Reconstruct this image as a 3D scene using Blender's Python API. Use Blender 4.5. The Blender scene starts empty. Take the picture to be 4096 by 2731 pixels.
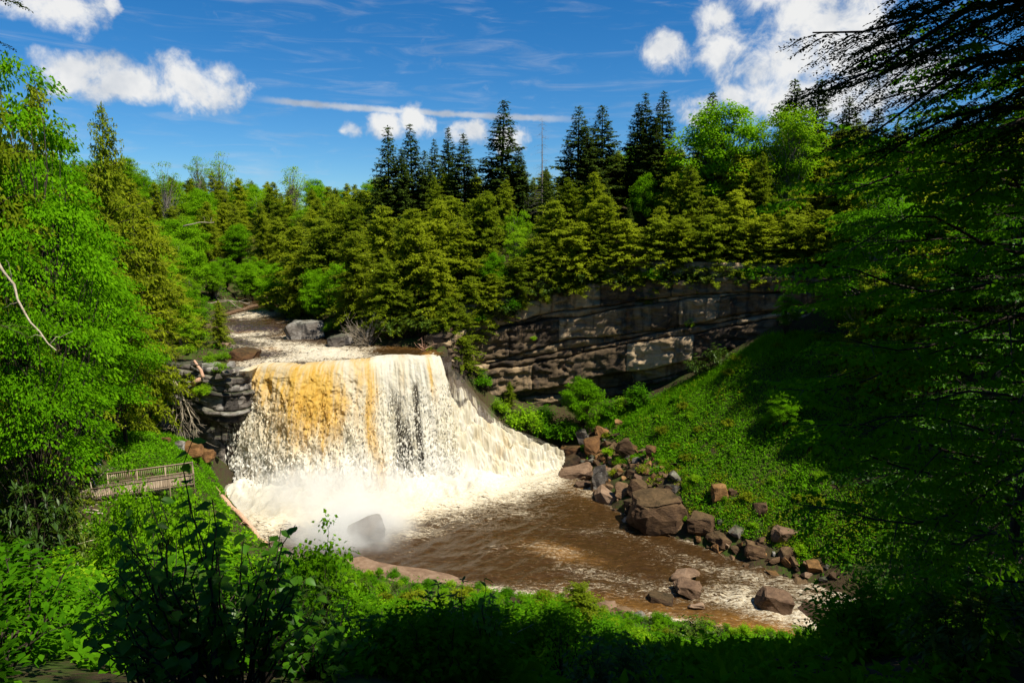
import bpy, math, random
import numpy as np
from mathutils import Vector, Matrix
R = math.radians
sc = bpy.context.scene
COL = sc.collection

# ------------------------------------------------------------------ camera
CAM = np.array((0.0, 0.0, 36.0)); PITCH = R(8.8); FPX = 683.0
cd = bpy.data.cameras.new('camera'); cam = bpy.data.objects.new('camera', cd); COL.objects.link(cam)
cam.location = CAM; cam.rotation_euler = (R(90) - PITCH, 0, 0)
cd.sensor_width = 36; cd.lens = 24.0; cd.clip_start = 0.1; cd.clip_end = 20000
sc.camera = cam
# ------------------------------------------------------------------ exposure
sc.view_settings.view_transform = 'Standard'; sc.view_settings.look = 'None'
sc.view_settings.exposure = 0.85; sc.view_settings.gamma = 1.0; sc.view_settings.use_curve_mapping = False
sc.cycles.use_denoising = True
sc.cycles.max_bounces = 6; sc.cycles.diffuse_bounces = 3; sc.cycles.glossy_bounces = 2
sc.cycles.transmission_bounces = 4; sc.cycles.transparent_max_bounces = 12; sc.cycles.volume_bounces = 5
sc.cycles.caustics_reflective = False; sc.cycles.caustics_refractive = False

# ------------------------------------------------------------------ node helper
class NT:
    def __init__(s, tree): s.t = tree; s.n = tree.nodes; s.l = tree.links
    def put(s, v, sock):
        if v is None: return
        if hasattr(v, 'is_output'): s.l.new(v, sock)
        else:
            try: sock.default_value = v
            except Exception: sock.default_value = tuple(v) + (1,)
    def node(s, ty, **kw):
        n = s.n.new(ty)
        for k, v in kw.items(): setattr(n, k, v)
        return n
    def m(s, op, a, b=None, c=None, clamp=False):
        n = s.n.new('ShaderNodeMath'); n.operation = op; n.use_clamp = clamp
        for i, v in enumerate((a, b, c)): s.put(v, n.inputs[i])
        return n.outputs[0]
    def vm(s, op, a, b=None):
        n = s.n.new('ShaderNodeVectorMath'); n.operation = op
        s.put(a, n.inputs[0]); s.put(b, n.inputs[1])
        return n.outputs[0]
    def scalev(s, v, k):
        n = s.n.new('ShaderNodeVectorMath'); n.operation = 'SCALE'; s.put(v, n.inputs[0]); s.put(k, n.inputs[3]); return n.outputs[0]
    def noise(s, vec=None, scale=5, detail=4, rough=0.55, dist=0.0, out=0):
        n = s.n.new('ShaderNodeTexNoise'); s.put(vec, n.inputs['Vector'])
        s.put(scale, n.inputs['Scale']); s.put(detail, n.inputs['Detail']); s.put(rough, n.inputs['Roughness']); s.put(dist, n.inputs['Distortion'])
        return n.outputs[out]
    def step(s, v, a, b):
        n = s.n.new('ShaderNodeMapRange'); n.interpolation_type = 'SMOOTHSTEP'
        s.put(v, n.inputs[0]); s.put(a, n.inputs[1]); s.put(b, n.inputs[2]); return n.outputs[0]
    def mix(s, f, a, b):
        n = s.n.new('ShaderNodeMix'); n.data_type = 'RGBA'; s.put(f, n.inputs[0]); s.put(a, n.inputs[6]); s.put(b, n.inputs[7]); return n.outputs[2]
    def ramp(s, f, stops):
        n = s.n.new('ShaderNodeValToRGB'); e = n.color_ramp.elements
        while len(e) < len(stops): e.new(0.5)
        for el, (p, c) in zip(e, stops): el.position = p; el.color = tuple(c) + (1,)
        s.put(f, n.inputs[0]); return n.outputs[0]
    def attr(s, name, out=2):
        n = s.n.new('ShaderNodeAttribute'); n.attribute_name = name; return n.outputs[out]

def az_el(u, v):
    a = (u - 512) / FPX; b = (341 - v) / FPX
    y = math.cos(PITCH) + b * math.sin(PITCH); z = -math.sin(PITCH) + b * math.cos(PITCH)
    r = math.sqrt(a * a + y * y + z * z)
    return math.degrees(math.atan2(a, y)), math.degrees(math.asin(z / r))

# ------------------------------------------------------------------ world: sky with fair-weather clouds
SUN_EL = 58.0; SUN_AZ = 122.0            # azimuth from +Y towards +X
w = bpy.data.worlds.new('World'); sc.world = w; w.use_nodes = True
N = NT(w.node_tree); N.n.clear()
sky = N.node('ShaderNodeTexSky'); sky.sky_type = 'NISHITA'; sky.sun_disc = False
sky.sun_elevation = R(SUN_EL); sky.sun_rotation = R(SUN_AZ)
sky.altitude = 900; sky.air_density = 1.0; sky.dust_density = 0.35; sky.ozone_density = 1.6
SKY_STR = 0.062
hs = N.node('ShaderNodeHueSaturation'); N.l.new(sky.outputs[0], hs.inputs['Color']); hs.inputs['Saturation'].default_value = 1.42; hs.inputs['Hue'].default_value = 0.493
tc = N.node('ShaderNodeTexCoord'); D = tc.outputs['Generated']
sp = N.node('ShaderNodeSeparateXYZ'); N.l.new(D, sp.inputs[0]); X, Y, Z = sp.outputs
az = N.m('MULTIPLY', N.m('ARCTAN2', X, Y), 57.2958); el = N.m('MULTIPLY', N.m('ARCSINE', Z), 57.2958)
BL = [  # px centre, half sizes (px), weight: the cumulus clouds seen over the falls
    (92, 74, 55, 28, 1.0), (140, 84, 70, 20, 1.0), (200, 82, 46, 27, 1.05), (236, 93, 28, 12, .9), (58, 66, 30, 22, .8),
    (60, 12, 50, 24, .78), (20, 5, 40, 22, .6), (105, 5, 12, 18, .45),
    (350, 133, 15, 12, .85), (393, 126, 24, 14, .9), (422, 118, 15, 18, .95), (475, 136, 22, 13, .9), (513, 137, 20, 17, .95),
    (664, 54, 46, 24, .48), (712, 22, 26, 18, .8), (725, 50, 34, 20, .9), (775, 58, 60, 30, 1.05), (830, 28, 70, 40, 1.05), (850, 60, 66, 32, 1.1),
    (775, 98, 55, 30, 1.05), (745, 92, 30, 24, .95), (840, 95, 62, 32, 1.1), (700, 108, 34, 18, .85), (790, 0, 60, 22, .8), (900, 80, 60, 40, .9)]
dens = None; shade = None
warp = N.noise(D, 9, 5, .6, out=1)
wv = N.node('ShaderNodeSeparateXYZ'); N.l.new(N.vm('SUBTRACT', warp, (.5, .5, .5)), wv.inputs[0])
azw = N.m('MULTIPLY_ADD', wv.outputs[0], 5.0, az); elw = N.m('MULTIPLY_ADD', wv.outputs[2], 3.4, el)
for (u, v, rx, ry, wt) in BL:
    a0, e0 = az_el(u, v); a1, _ = az_el(u + rx, v); _, e1 = az_el(u, v - ry)
    dx = N.m('DIVIDE', N.m('SUBTRACT', azw, a0), abs(a1 - a0)); dy = N.m('DIVIDE', N.m('SUBTRACT', elw, e0), abs(e1 - e0))
    d = N.m('SUBTRACT', wt + .14, N.m('ADD', N.m('MULTIPLY', dx, dx), N.m('MULTIPLY', dy, dy)))
    d = N.m('MAXIMUM', d, -1.0)
    dens = d if dens is None else N.m('SMOOTH_MAX', dens, d, 0.25)
fb = N.noise(D, 22, 9, .62, .3)
cl = N.step(N.m('ADD', dens, N.m('MULTIPLY', N.m('SUBTRACT', fb, .5), 4.4)), -.25, 1.25)
# the same kind of scattered cloud goes on over the rest of the sky
gen = N.step(N.m('ADD', N.noise(N.vm('MULTIPLY', D, (1, 1, 1.8)), 4.2, 8, .6), N.m('MULTIPLY', N.m('SUBTRACT', fb, .5), .35)), .56, .74)
side = N.m('MAXIMUM', N.step(N.m('ABSOLUTE', az), 42, 52), N.step(el, 30, 38))
cl = N.m('MAXIMUM', cl, N.m('MULTIPLY', N.m('MULTIPLY', gen, side), N.step(Z, 0, .12)))
cir = N.noise(N.vm('MULTIPLY', D, (2.2, 2.2, 16)), 3.2, 7, .62, 1.2)
cl2 = N.m('MULTIPLY', N.step(cir, .47, .82), .30)
# contrail
(a0, e0), (a1, e1) = az_el(258, 97), az_el(560, 117)
L = math.hypot(a1 - a0, e1 - e0); ux, uy = (a1 - a0) / L, (e1 - e0) / L
al = N.m('ADD', N.m('MULTIPLY', N.m('SUBTRACT', az, a0), ux), N.m('MULTIPLY', N.m('SUBTRACT', el, e0), uy))
ac = N.m('ABSOLUTE', N.m('SUBTRACT', N.m('MULTIPLY', N.m('SUBTRACT', el, e0 - .12), ux), N.m('MULTIPLY', N.m('SUBTRACT', az, a0), uy)))
ac = N.m('ADD', ac, N.m('MULTIPLY', N.m('SUBTRACT', N.noise(D, 60, 5, .6), .5), .45))
tr = N.m('MULTIPLY', N.m('SUBTRACT', 1.0, N.step(ac, .05, .36)), N.m('MULTIPLY', N.step(al, -1.0, 3.0), N.m('SUBTRACT', 1.0, N.step(al, L - 3, L + 3))))
tr = N.m('MULTIPLY', tr, .8)
mask = N.m('MAXIMUM', N.m('MAXIMUM', N.m('MULTIPLY', cl, .97), cl2), tr)
sh = N.m('MULTIPLY_ADD', N.noise(N.vm('ADD', D, (0, 0, .012)), 16, 6, .55), .9, N.m('MULTIPLY', cl, .25))
ccol = N.ramp(sh, [(.30, (3.4, 3.8, 4.4)), (.52, (5.8, 6.1, 6.5)), (.72, (7.9, 7.9, 7.8))])
skc = N.vm('MULTIPLY', hs.outputs[0], (.60, .84, 1.06)); fin = N.mix(mask, skc, ccol)
bg = N.node('ShaderNodeBackground'); N.l.new(fin, bg.inputs[0]); bg.inputs[1].default_value = SKY_STR
wo = N.node('ShaderNodeOutputWorld'); N.l.new(bg.outputs[0], wo.inputs[0])

# ------------------------------------------------------------------ sun
sd = bpy.data.lights.new('sun', 'SUN'); sd.energy = 4.6; sd.angle = R(0.53); sd.color = (1.0, .945, .81)
sun = bpy.data.objects.new('sun', sd); COL.objects.link(sun)
SD = np.array((math.cos(R(SUN_EL)) * math.sin(R(SUN_AZ)), math.cos(R(SUN_EL)) * math.cos(R(SUN_AZ)), math.sin(R(SUN_EL))))
sun.rotation_euler = Vector(-SD).to_track_quat('-Z', 'Y').to_euler(); sun.location = (60, -40, 120)

# ------------------------------------------------------------------ pixel -> place
def ray(u, v):
    a = (u - 512) / FPX; b = (341 - v) / FPX
    return np.array((a, math.cos(PITCH) + b * math.sin(PITCH), -math.sin(PITCH) + b * math.cos(PITCH)))
def atZ(u, v, z): d = ray(u, v); return CAM + d * ((z - CAM[2]) / d[2])
def atY(u, v, y): d = ray(u, v); return CAM + d * (y / d[1])

# ------------------------------------------------------------------ numpy noise
_rng = np.random.default_rng(7); _P = _rng.permutation(512); _P = np.concatenate([_P, _P, _P]); _G = _rng.normal(size=(512, 3)); _G /= np.linalg.norm(_G, axis=1)[:, None]
def perlin(p):
    p = np.asarray(p, float); i = np.floor(p).astype(int); f = p - i; i &= 511
    u = f * f * f * (f * (f * 6 - 15) + 10); r = 0
    for a in (0, 1):
        for b in (0, 1):
            for c in (0, 1):
                h = _P[_P[_P[(i[..., 0] + a) & 511] + ((i[..., 1] + b) & 511)] + ((i[..., 2] + c) & 511)] & 511
                g = _G[h]; d = (g * (f - np.array((a, b, c)))).sum(-1)
                wgt = (u[..., 0] if a else 1 - u[..., 0]) * (u[..., 1] if b else 1 - u[..., 1]) * (u[..., 2] if c else 1 - u[..., 2])
                r = r + d * wgt
    return r * 1.5
def fbm(p, oct=4, lac=2.03, gain=.5):
    p = np.asarray(p, float); r = 0; a = 1.0
    for k in range(oct): r = r + a * perlin(p + k * 17.3); p = p * lac; a *= gain
    return r
def V3(x, y, z): return np.stack(np.broadcast_arrays(x, y, z), -1).astype(float)
def sstep(x, a, b): t = np.clip((x - a) / (b - a), 0, 1); return t * t * (3 - 2 * t)
def nrm(v): return v / np.maximum(np.linalg.norm(v, axis=-1, keepdims=True), 1e-9)

# ------------------------------------------------------------------ mesh helpers
class MB:
    """collects vertices and faces; makes ONE mesh"""
    def __init__(s): s.v = []; s.f = []; s.mi = []; s.n = 0
    def add(s, v, f, mi=0):
        v = np.asarray(v, float).reshape(-1, 3); s.v.append(v)
        for a in (f if isinstance(f, list) else [f]):
            a = np.asarray(a, int); s.f.append(a + s.n); s.mi.append(np.full(len(a), mi))
        s.n += len(v)
    def mesh(s, name, mats=(), smooth=False, attrs=None):
        me = bpy.data.meshes.new(name)
        if s.n:
            v = np.concatenate(s.v); lt = np.concatenate([np.full(len(a), a.shape[1]) for a in s.f]); li = np.concatenate([a.ravel() for a in s.f])
            me.vertices.add(len(v)); me.vertices.foreach_set('co', v.astype(np.float32).ravel())
            me.loops.add(len(li)); me.loops.foreach_set('vertex_index', li.astype(np.int32))
            me.polygons.add(len(lt)); ls = np.concatenate([[0], np.cumsum(lt)[:-1]])
            me.polygons.foreach_set('loop_start', ls.astype(np.int32)); me.polygons.foreach_set('loop_total', lt.astype(np.int32))
            me.polygons.foreach_set('material_index', np.concatenate(s.mi).astype(np.int32))
            if smooth: me.polygons.foreach_set('use_smooth', np.ones(len(lt), bool))
            me.update(calc_edges=True)
            for k, a in (attrs or {}).items():
                at = me.attributes.new(k, 'FLOAT', 'POINT'); at.data.foreach_set('value', np.asarray(a, np.float32).ravel())
        for m_ in (mats if isinstance(mats, (list, tuple)) else [mats]): me.materials.append(m_)
        return me
def obj(name, me, parent=None, loc=None, rot=None, scale=None):
    o = bpy.data.objects.new(name, me); COL.objects.link(o)
    if parent is not None: o.parent = parent
    if loc is not None: o.location = tuple(loc)
    if rot is not None: o.rotation_euler = rot
    if scale is not None: o.scale = (scale,) * 3 if np.isscalar(scale) else scale
    return o
def tag(o, label=None, cat=None, group=None, kind=None):
    for k, v in (('label', label), ('category', cat), ('group', group), ('kind', kind)):
        if v: o[k] = v
    return o
def thing(name, label, cat, loc=(0, 0, 0), rz=0, group=None, scale=None):
    return tag(obj(name, None, None, loc, (0, 0, rz), scale), label, cat, group)
def grid_faces(nu, nv):
    i = np.arange((nu - 1) * (nv - 1)); a = (i // (nv - 1)) * nv + i % (nv - 1)
    return np.stack([a, a + nv, a + nv + 1, a + 1], 1)
def tube(mb, pts, rad, sides=6, mi=0, cap=True):
    pts = np.asarray(pts, float); n = len(pts); rad = np.broadcast_to(rad, (n,))
    t = nrm(np.gradient(pts, axis=0)); ref = np.array((0.31, .21, .93)); 
    if abs(t[0] @ ref) > .9: ref = np.array((1., 0, .1))
    s = nrm(np.cross(t, ref)); b = np.cross(t, s); a = np.arange(sides) * 2 * math.pi / sides
    v = pts[:, None] + rad[:, None, None] * (np.cos(a)[None, :, None] * s[:, None] + np.sin(a)[None, :, None] * b[:, None])
    k = np.arange(n - 1)[:, None] * sides; j = np.arange(sides); j2 = (j + 1) % sides
    f = np.stack([k + j, k + j2, k + sides + j2, k + sides + j], -1).reshape(-1, 4)
    fs = [f]
    if cap: fs += [np.arange(sides)[None, ::-1], (np.arange(sides) + (n - 1) * sides)[None]]
    mb.add(v.reshape(-1, 3), fs, mi)
def box(mb, c, s, mi=0, rz=0):
    c = np.asarray(c, float); h = np.asarray(s, float) / 2
    v = np.array([(x, y, z) for x in (-1, 1) for y in (-1, 1) for z in (-1, 1)]) * h
    if rz: ca, sa = math.cos(rz), math.sin(rz); v = np.stack([v[:, 0] * ca - v[:, 1] * sa, v[:, 0] * sa + v[:, 1] * ca, v[:, 2]], 1)
    mb.add(v + c, np.array([(0, 1, 3, 2), (4, 6, 7, 5), (0, 4, 5, 1), (2, 3, 7, 6), (0, 2, 6, 4), (1, 5, 7, 3)]), mi)
def bar(mb, a, b, w, h, mi=0):
    a = np.asarray(a, float); b = np.asarray(b, float); t = nrm(b - a); s = nrm(np.cross(t, (0, 0, 1)) if abs(t[2]) < .95 else np.cross(t, (0, 1, 0))); u = np.cross(s, t)
    v = np.array([p + s * i * w / 2 + u * j * h / 2 for p in (a, b) for i, j in ((-1, -1), (1, -1), (1, 1), (-1, 1))])
    mb.add(v, np.array([(0, 1, 5, 4), (1, 2, 6, 5), (2, 3, 7, 6), (3, 0, 4, 7), (0, 3, 2, 1), (4, 5, 6, 7)]), mi)

# ------------------------------------------------------------------ materials
def material(name):
    m_ = bpy.data.materials.new(name); m_.use_nodes = True; N = NT(m_.node_tree); N.n.clear()
    out = N.node('ShaderNodeOutputMaterial'); return m_, N, out
def bump(N, h, strength=.5, dist=.1):
    n = N.node('ShaderNodeBump'); N.put(h, n.inputs['Height']); n.inputs['Strength'].default_value = strength; n.inputs['Distance'].default_value = dist; return n.outputs[0]
def principled(N, out, col, rough=.8, normal=None, spec=.3):
    p = N.node('ShaderNodeBsdfPrincipled'); N.put(col, p.inputs['Base Color']); N.put(rough, p.inputs['Roughness']); p.inputs['Specular IOR Level'].default_value = spec
    if normal is not None: N.l.new(normal, p.inputs['Normal'])
    if out is not None: N.l.new(p.outputs[0], out.inputs[0])
    return p
def leaf_mat(name, c1, c2, c3, trans=.35, gloss=.0, objvar=.5):
    """c1..c3: dark, middle, light leaf colours of one plant kind"""
    m_, N, out = material(name)
    g = N.node('ShaderNodeNewGeometry'); oi = N.node('ShaderNodeObjectInfo'); tcd = N.node('ShaderNodeTexCoord')
    n1 = N.noise(tcd.outputs['Object'], .55, 3, .6)
    f = N.m('ADD', N.m('MULTIPLY', g.outputs['Random Per Island'], .45), N.m('ADD', N.m('MULTIPLY', n1, .7), N.m('MULTIPLY', N.m('SUBTRACT', oi.outputs['Random'], .5), objvar)))
    col = N.ramp(f, [(.18, c1), (.55, c2), (.95, c3)])
    d = N.node('ShaderNodeBsdfDiffuse'); N.l.new(col, d.inputs[0])
    t = N.node('ShaderNodeBsdfTranslucent'); N.l.new(N.mix(.35, col, (c3[0] * 1.15, c3[1] * 1.15, c3[2] * .5, 1)), t.inputs[0])
    mx = N.node('ShaderNodeMixShader'); mx.inputs[0].default_value = trans; N.l.new(d.outputs[0], mx.inputs[1]); N.l.new(t.outputs[0], mx.inputs[2]); o = mx.outputs[0]
    if gloss:
        gl = N.node('ShaderNodeBsdfGlossy'); gl.inputs[0].default_value = (1, 1, 1, 1); gl.inputs['Roughness'].default_value = .42
        m2 = N.node('ShaderNodeMixShader'); m2.inputs[0].default_value = gloss; N.l.new(o, m2.inputs[1]); N.l.new(gl.outputs[0], m2.inputs[2]); o = m2.outputs[0]
    N.l.new(o, out.inputs[0]); return m_
def bark_mat(name, c1, c2, scale=6):
    m_, N, out = material(name); tcd = N.node('ShaderNodeTexCoord')
    n = N.noise(N.vm('MULTIPLY', tcd.outputs['Object'], (1, 1, .25)), scale, 5, .65)
    principled(N, out, N.ramp(n, [(.3, c1), (.7, c2)]), .9, bump(N, n, .7, .05), .15); return m_
M = {}
M['hemlock2'] = leaf_mat('pale_hemlock_needles', (.10, .15, .008), (.23, .285, .012), (.35, .41, .02), .52, objvar=.5)
M['spruce'] = leaf_mat('spruce_needles', (.022, .044, .009), (.048, .082, .012), (.095, .14, .018), .25, objvar=.35)
M['hemlock'] = leaf_mat('hemlock_needles', (.058, .10, .006), (.16, .225, .010), (.28, .345, .018), .52, objvar=.6)
M['maple'] = leaf_mat('maple_leaves', (.048, .145, .003), (.12, .285, .005), (.21, .41, .008), .45)
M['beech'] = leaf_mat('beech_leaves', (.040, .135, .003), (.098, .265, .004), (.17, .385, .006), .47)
M['lime'] = leaf_mat('spring_leaves', (.09, .22, .006), (.18, .35, .008), (.28, .45, .012), .45)
M['rhodo'] = leaf_mat('rhododendron_leaves', (.02, .055, .006), (.05, .10, .008), (.12, .17, .012), .25, .015)
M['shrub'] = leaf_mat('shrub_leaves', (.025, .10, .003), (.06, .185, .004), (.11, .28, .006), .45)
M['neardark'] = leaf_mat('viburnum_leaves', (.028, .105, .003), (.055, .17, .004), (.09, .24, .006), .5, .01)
M['grass'] = leaf_mat('slope_herbs', (.045, .14, .003), (.10, .275, .005), (.17, .37, .008), .38, objvar=0)
M['yellowish'] = leaf_mat('yellow_green_herbs', (.09, .12, .006), (.16, .20, .008), (.24, .28, .012), .35)
M['bark'] = bark_mat('dark_bark', (.018, .013, .009), (.07, .055, .04))
M['greybark'] = bark_mat('grey_bark', (.10, .085, .07), (.26, .23, .19))
M['deadwood'] = bark_mat('weathered_dead_wood', (.20, .155, .105), (.52, .44, .33), 9)
M['brownlog'] = bark_mat('brown_log', (.045, .026, .014), (.17, .105, .06))
M['pinkwood'] = bark_mat('raw_split_wood', (.32, .16, .09), (.62, .40, .28), 7)
def rock_mat(name, cols, stain=.0, moss=.0, scale=.35, wet=0, bumps=1.0):
    m_, N, out = material(name); tcd = N.node('ShaderNodeTexCoord'); g = N.node('ShaderNodeNewGeometry'); oi = N.node('ShaderNodeObjectInfo')
    P = g.outputs['Position']
    n1 = N.noise(P, scale, 7, .62, .6); n2 = N.noise(N.vm('MULTIPLY', P, (1, 1, 4)), scale * 3.2, 8, .68); n3 = N.noise(P, 7, 4, .6)
    f = N.m('ADD', N.m('ADD', N.m('MULTIPLY', n1, .62), N.m('MULTIPLY', n2, .40)), N.m('MULTIPLY', N.m('SUBTRACT', oi.outputs['Random'], .5), .34))
    k = len(cols); col = N.ramp(f, [(.30 + .42 * i / (k - 1), c) for i, c in enumerate(cols)])
    if stain:
        st = N.noise(N.vm('MULTIPLY', P, (1.0, 1.0, .09)), .8, 6, .6, .4)
        col = N.mix(N.m('MULTIPLY', N.step(st, .50, .66), stain), col, (.012, .011, .013, 1))
        st2 = N.noise(N.vm('MULTIPLY', P, (1.2, 1.2, .12)), .45, 4, .6, .2)
        col = N.mix(N.m('MULTIPLY', N.step(st2, .60, .72), stain * .55), col, (.11, .035, .014, 1))
    if moss:
        sx = N.node('ShaderNodeSeparateXYZ'); N.l.new(g.outputs['Normal'], sx.inputs[0])
        mk = N.m('MULTIPLY', N.step(N.m('ADD', sx.outputs[2], N.m('MULTIPLY', n2, .6)), .85, 1.25), moss)
        col = N.mix(mk, col, (.05, .085, .006, 1))
    h = N.m('ADD', N.m('MULTIPLY', n2, 1.0), N.m('MULTIPLY', n3, .35))
    principled(N, out, col, .42 if wet else .85, bump(N, h, .75 * bumps, .22), .5 if wet else .22); return m_
M['cliff'] = rock_mat('cliff_sandstone', [(.034, .023, .014), (.125, .085, .047), (.24, .168, .095), (.38, .285, .175)], .6, 0, .13, bumps=1.4)
M['ledge'] = rock_mat('ledge_sandstone', [(.022, .019, .017), (.065, .055, .046), (.13, .11, .092), (.27, .25, .225)], .75, .2, .45)
M['bould'] = rock_mat('brown_boulder', [(.022, .012, .007), (.056, .031, .016), (.10, .057, .028), (.17, .10, .055)], .0, .08, .6)
M['rust'] = rock_mat('rust_orange_rock', [(.04, .019, .009), (.11, .052, .019), (.19, .092, .032), (.27, .145, .06)], .0, .1, .7)
M['tanrock'] = rock_mat('tan_river_rock', [(.055, .032, .019), (.115, .069, .041), (.18, .112, .068), (.25, .168, .11)], .0, .0, .7)
M['wetrock'] = rock_mat('wet_dark_rock', [(.010, .008, .007), (.028, .020, .016), (.055, .036, .024), (.085, .06, .042)], .0, .0, .6, 1)
# ================================================================== terrain
def rbf(pts, c=4.0):
    p = np.array(pts, float); xy = p[:, :2]; n = len(p)
    K = np.sqrt(((xy[:, None] - xy[None]) ** 2).sum(-1) + c * c); A = np.zeros((n + 1, n + 1)); A[:n, :n] = -K; A[n, :n] = 1; A[:n, n] = 1
    sol = np.linalg.solve(A, np.append(p[:, 2], 0))
    def f(x, y):
        x = np.asarray(x, float); y = np.asarray(y, float); r = np.full(np.broadcast(x, y).shape, sol[n])
        for k in range(n): r = r - sol[k] * np.sqrt((x - xy[k, 0]) ** 2 + (y - xy[k, 1]) ** 2 + c * c)
        return r
    return f
def clampf(f, lo, hi):
    return lambda x, y: np.clip(f(x, y), lo, hi)
LOW = clampf(rbf([
    (0, 0, 34.3), (0, 8, 30), (0, 14, 26.3), (0, 20, 22.6), (0, 30, 16.8), (0, 40, 11), (0, 50, 6.5), (0, 59, 2.5), (0, 66, -.5), (0, 80, -2), (-10, -8, 36), (0, -15, 39), (0, -40, 46), (-40, -30, 46), (40, -30, 44),
    (-10, 10, 29.3), (-10, 20, 23), (-10, 40, 11.5), (-12, 60, 3.2), (-12, 67.5, .6), (10, 10, 29.2), (10, 20, 22.8), (12, 40, 10), (12, 52, 3.5), (10, 61, .3),
    (-20, 20, 23.5), (-20, 40, 13), (-20, 52, 8), (-20, 62, 3.2), (-23, 69, .6), (-26, 66.5, 1.6), (-29, 70, 2.4), (-33, 75, 4.0), (-30, 60, 6.8), (-30, 50, 11), (-37, 66, 10.2), (-42, 66, 11), (-32, 66, 7.0), (-38, 60, 11.3),
    (-45, 75, 11.5), (-40, 76, 10.8), (-36, 80, 4.5), (-42, 84, 9.5), (-48, 89, 9.2), (-55, 86, 11), (-41, 90, 6), (-38, 93, 1), (-37, 88, 1.0), (-31, 78, 1.0), (-41, 55, 11.5), (-55, 70, 16), (-55, 58, 19), (-48, 45, 21), (-36, 38, 17),
    (-60, 40, 29), (-40, 25, 26), (-30, 8, 32), (-60, 10, 38), (-75, 70, 27), (-70, 85, 19), (-90, 60, 40), (-120, 30, 48), (-64, 88, 12.5),
    (-25, 85, -3), (-15, 90, -4), (-5, 90, -3), (-8, 109, 13), (-5, 110, 9.5), (-2, 110, 6.5), (3, 109.5, 3.6), (6, 108, 2.2), (9, 108.5, 2.6), (-5, 103, 1), (0, 103, 0), (5, 104, -.2), (-7, 99, -1), (-12, 98, -2), (-20, 97, -2), (-30, 94, -2),
    (8.5, 104, .4), (11, 98, .3), (12.5, 90, .2), (15, 84, .2), (21, 76.5, .2), (26, 71.5, .2), (30.5, 67.5, .2), (35, 63, 0), (11.2, 109, 4), (20.7, 107.7, 8.3), (28.9, 103, 14), (37.3, 99.4, 20), (29, 88, 10), (22, 94, 6.5), (18, 88, 3.8), (32, 94, 14.5), (24, 82, 5),
    (10, 112, 4.5), (22, 111, 9.5), (32, 107, 16), (40, 103, 22), (34, 80, 9), (36, 72, 6), (40, 88, 17), (45, 76, 13), (45, 64, 7), (52, 88, 26), (58, 72, 25), (60, 58, 19), (75, 62, 36), (90, 60, 44), (60, 95, 33), (80, 80, 44),
    (42, 52, -2.5), (55, 43, -3), (75, 34, -4), (110, 20, -5), (30, 45, 6.5), (30, 30, 15.5), (30, 15, 25), (30, 0, 33.5), (50, 28, 9), (50, 10, 22), (60, 0, 28), (90, 0, 20), (120, 50, 46), (100, -30, 40)], 3.0), -5, 60)
HIGH = clampf(rbf([
    (-50, 100, 19.2), (-46, 108, 18.6), (-60, 110, 20.5), (-70, 125, 22), (-75, 140, 21.5), (-90, 120, 27), (-110, 100, 38), (-80, 95, 24), (-62, 95, 19), (-120, 140, 40), (-100, 180, 28), (-80, 190, 25), (-72, 160, 21.5),
    (-46, 96, 18.2), (-26, 104, 17.3), (-14, 104, 17.5), (-38, 110, 17.3), (-45, 130, 18), (-57, 150, 19), (-65, 168, 20.3),
    (-10, 110, 19.5), (-20, 115.5, 20.5), (-32, 128, 21), (-40, 143, 21.5), (-44, 160, 24), (-20, 140, 32), (-20, 160, 40), (0, 120, 27), (-5, 115.5, 23.5), (10, 119, 30), (25, 117, 31), (40, 109, 30.5), (55, 102, 30.5), (75, 92, 33),
    (0, 150, 41), (30, 150, 44), (60, 140, 45), (90, 120, 41), (100, 90, 42), (0, 200, 43), (60, 200, 45), (-60, 230, 35), (-120, 230, 44), (-60, 300, 45), (-150, 300, 50), (60, 300, 48), (150, 200, 48), (150, 60, 48), (-200, 200, 50), (-160, 90, 50), (-110, 250, 44), (0, 400, 48), (-200, 400, 50), (200, 400, 50)], 4.0), 16, 52)
LIPPX = [(231, 373, 17.35), (245, 368, 17.4), (259, 365, 17.45), (278, 365.5, 17.5), (296, 366.5, 17.5), (314, 364.5, 17.55), (332, 363, 17.6), (350, 362, 17.7), (367, 360.5, 17.8), (380, 358, 17.9), (391, 357, 18.0), (409, 357, 18.05), (426, 358, 18.0), (434, 356.5, 18.0)]
LIP = np.array([atZ(*p) for p in LIPPX])
RIMX = np.array([-400, -160, -120, -92, -75, -64, -58, -50, -44] + list(LIP[::2, 0]) + [-10.2, -8.8, -7.6, -6, 0, 10, 22, 32, 42, 55, 75, 100, 150, 400], float)
RIMY = np.array([40, 60, 76, 86, 90, 91.5, 92, 92.3, 92.2] + list(LIP[::2, 1]) + [102.5, 107, 111, 113.8, 115.6, 116.6, 114, 110, 105.2, 98, 88, 74, 50, 20], float) + .4
RIMY = RIMY + np.where(RIMX < -9, 1.7, 0)
def rim(x): return np.interp(x, RIMX, RIMY)
RIVER = np.array([tuple(p[:2]) for p in LIP] + [(-10.6, 104), (-13.5, 109.5), (-24, 111.5), (-31, 117), (-38.5, 126), (-44, 136), (-47.5, 146), (-50, 158), (-56, 172), (-66, 185), (-76, 182), (-68, 168), (-61.5, 157), (-63.5, 146), (-65.5, 136), (-58, 126.5), (-52, 118), (-47, 110.5), (-42.5, 106.5), (-40.6, 104.5), (-43.2, 101), (-40.8, 96)])
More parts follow.
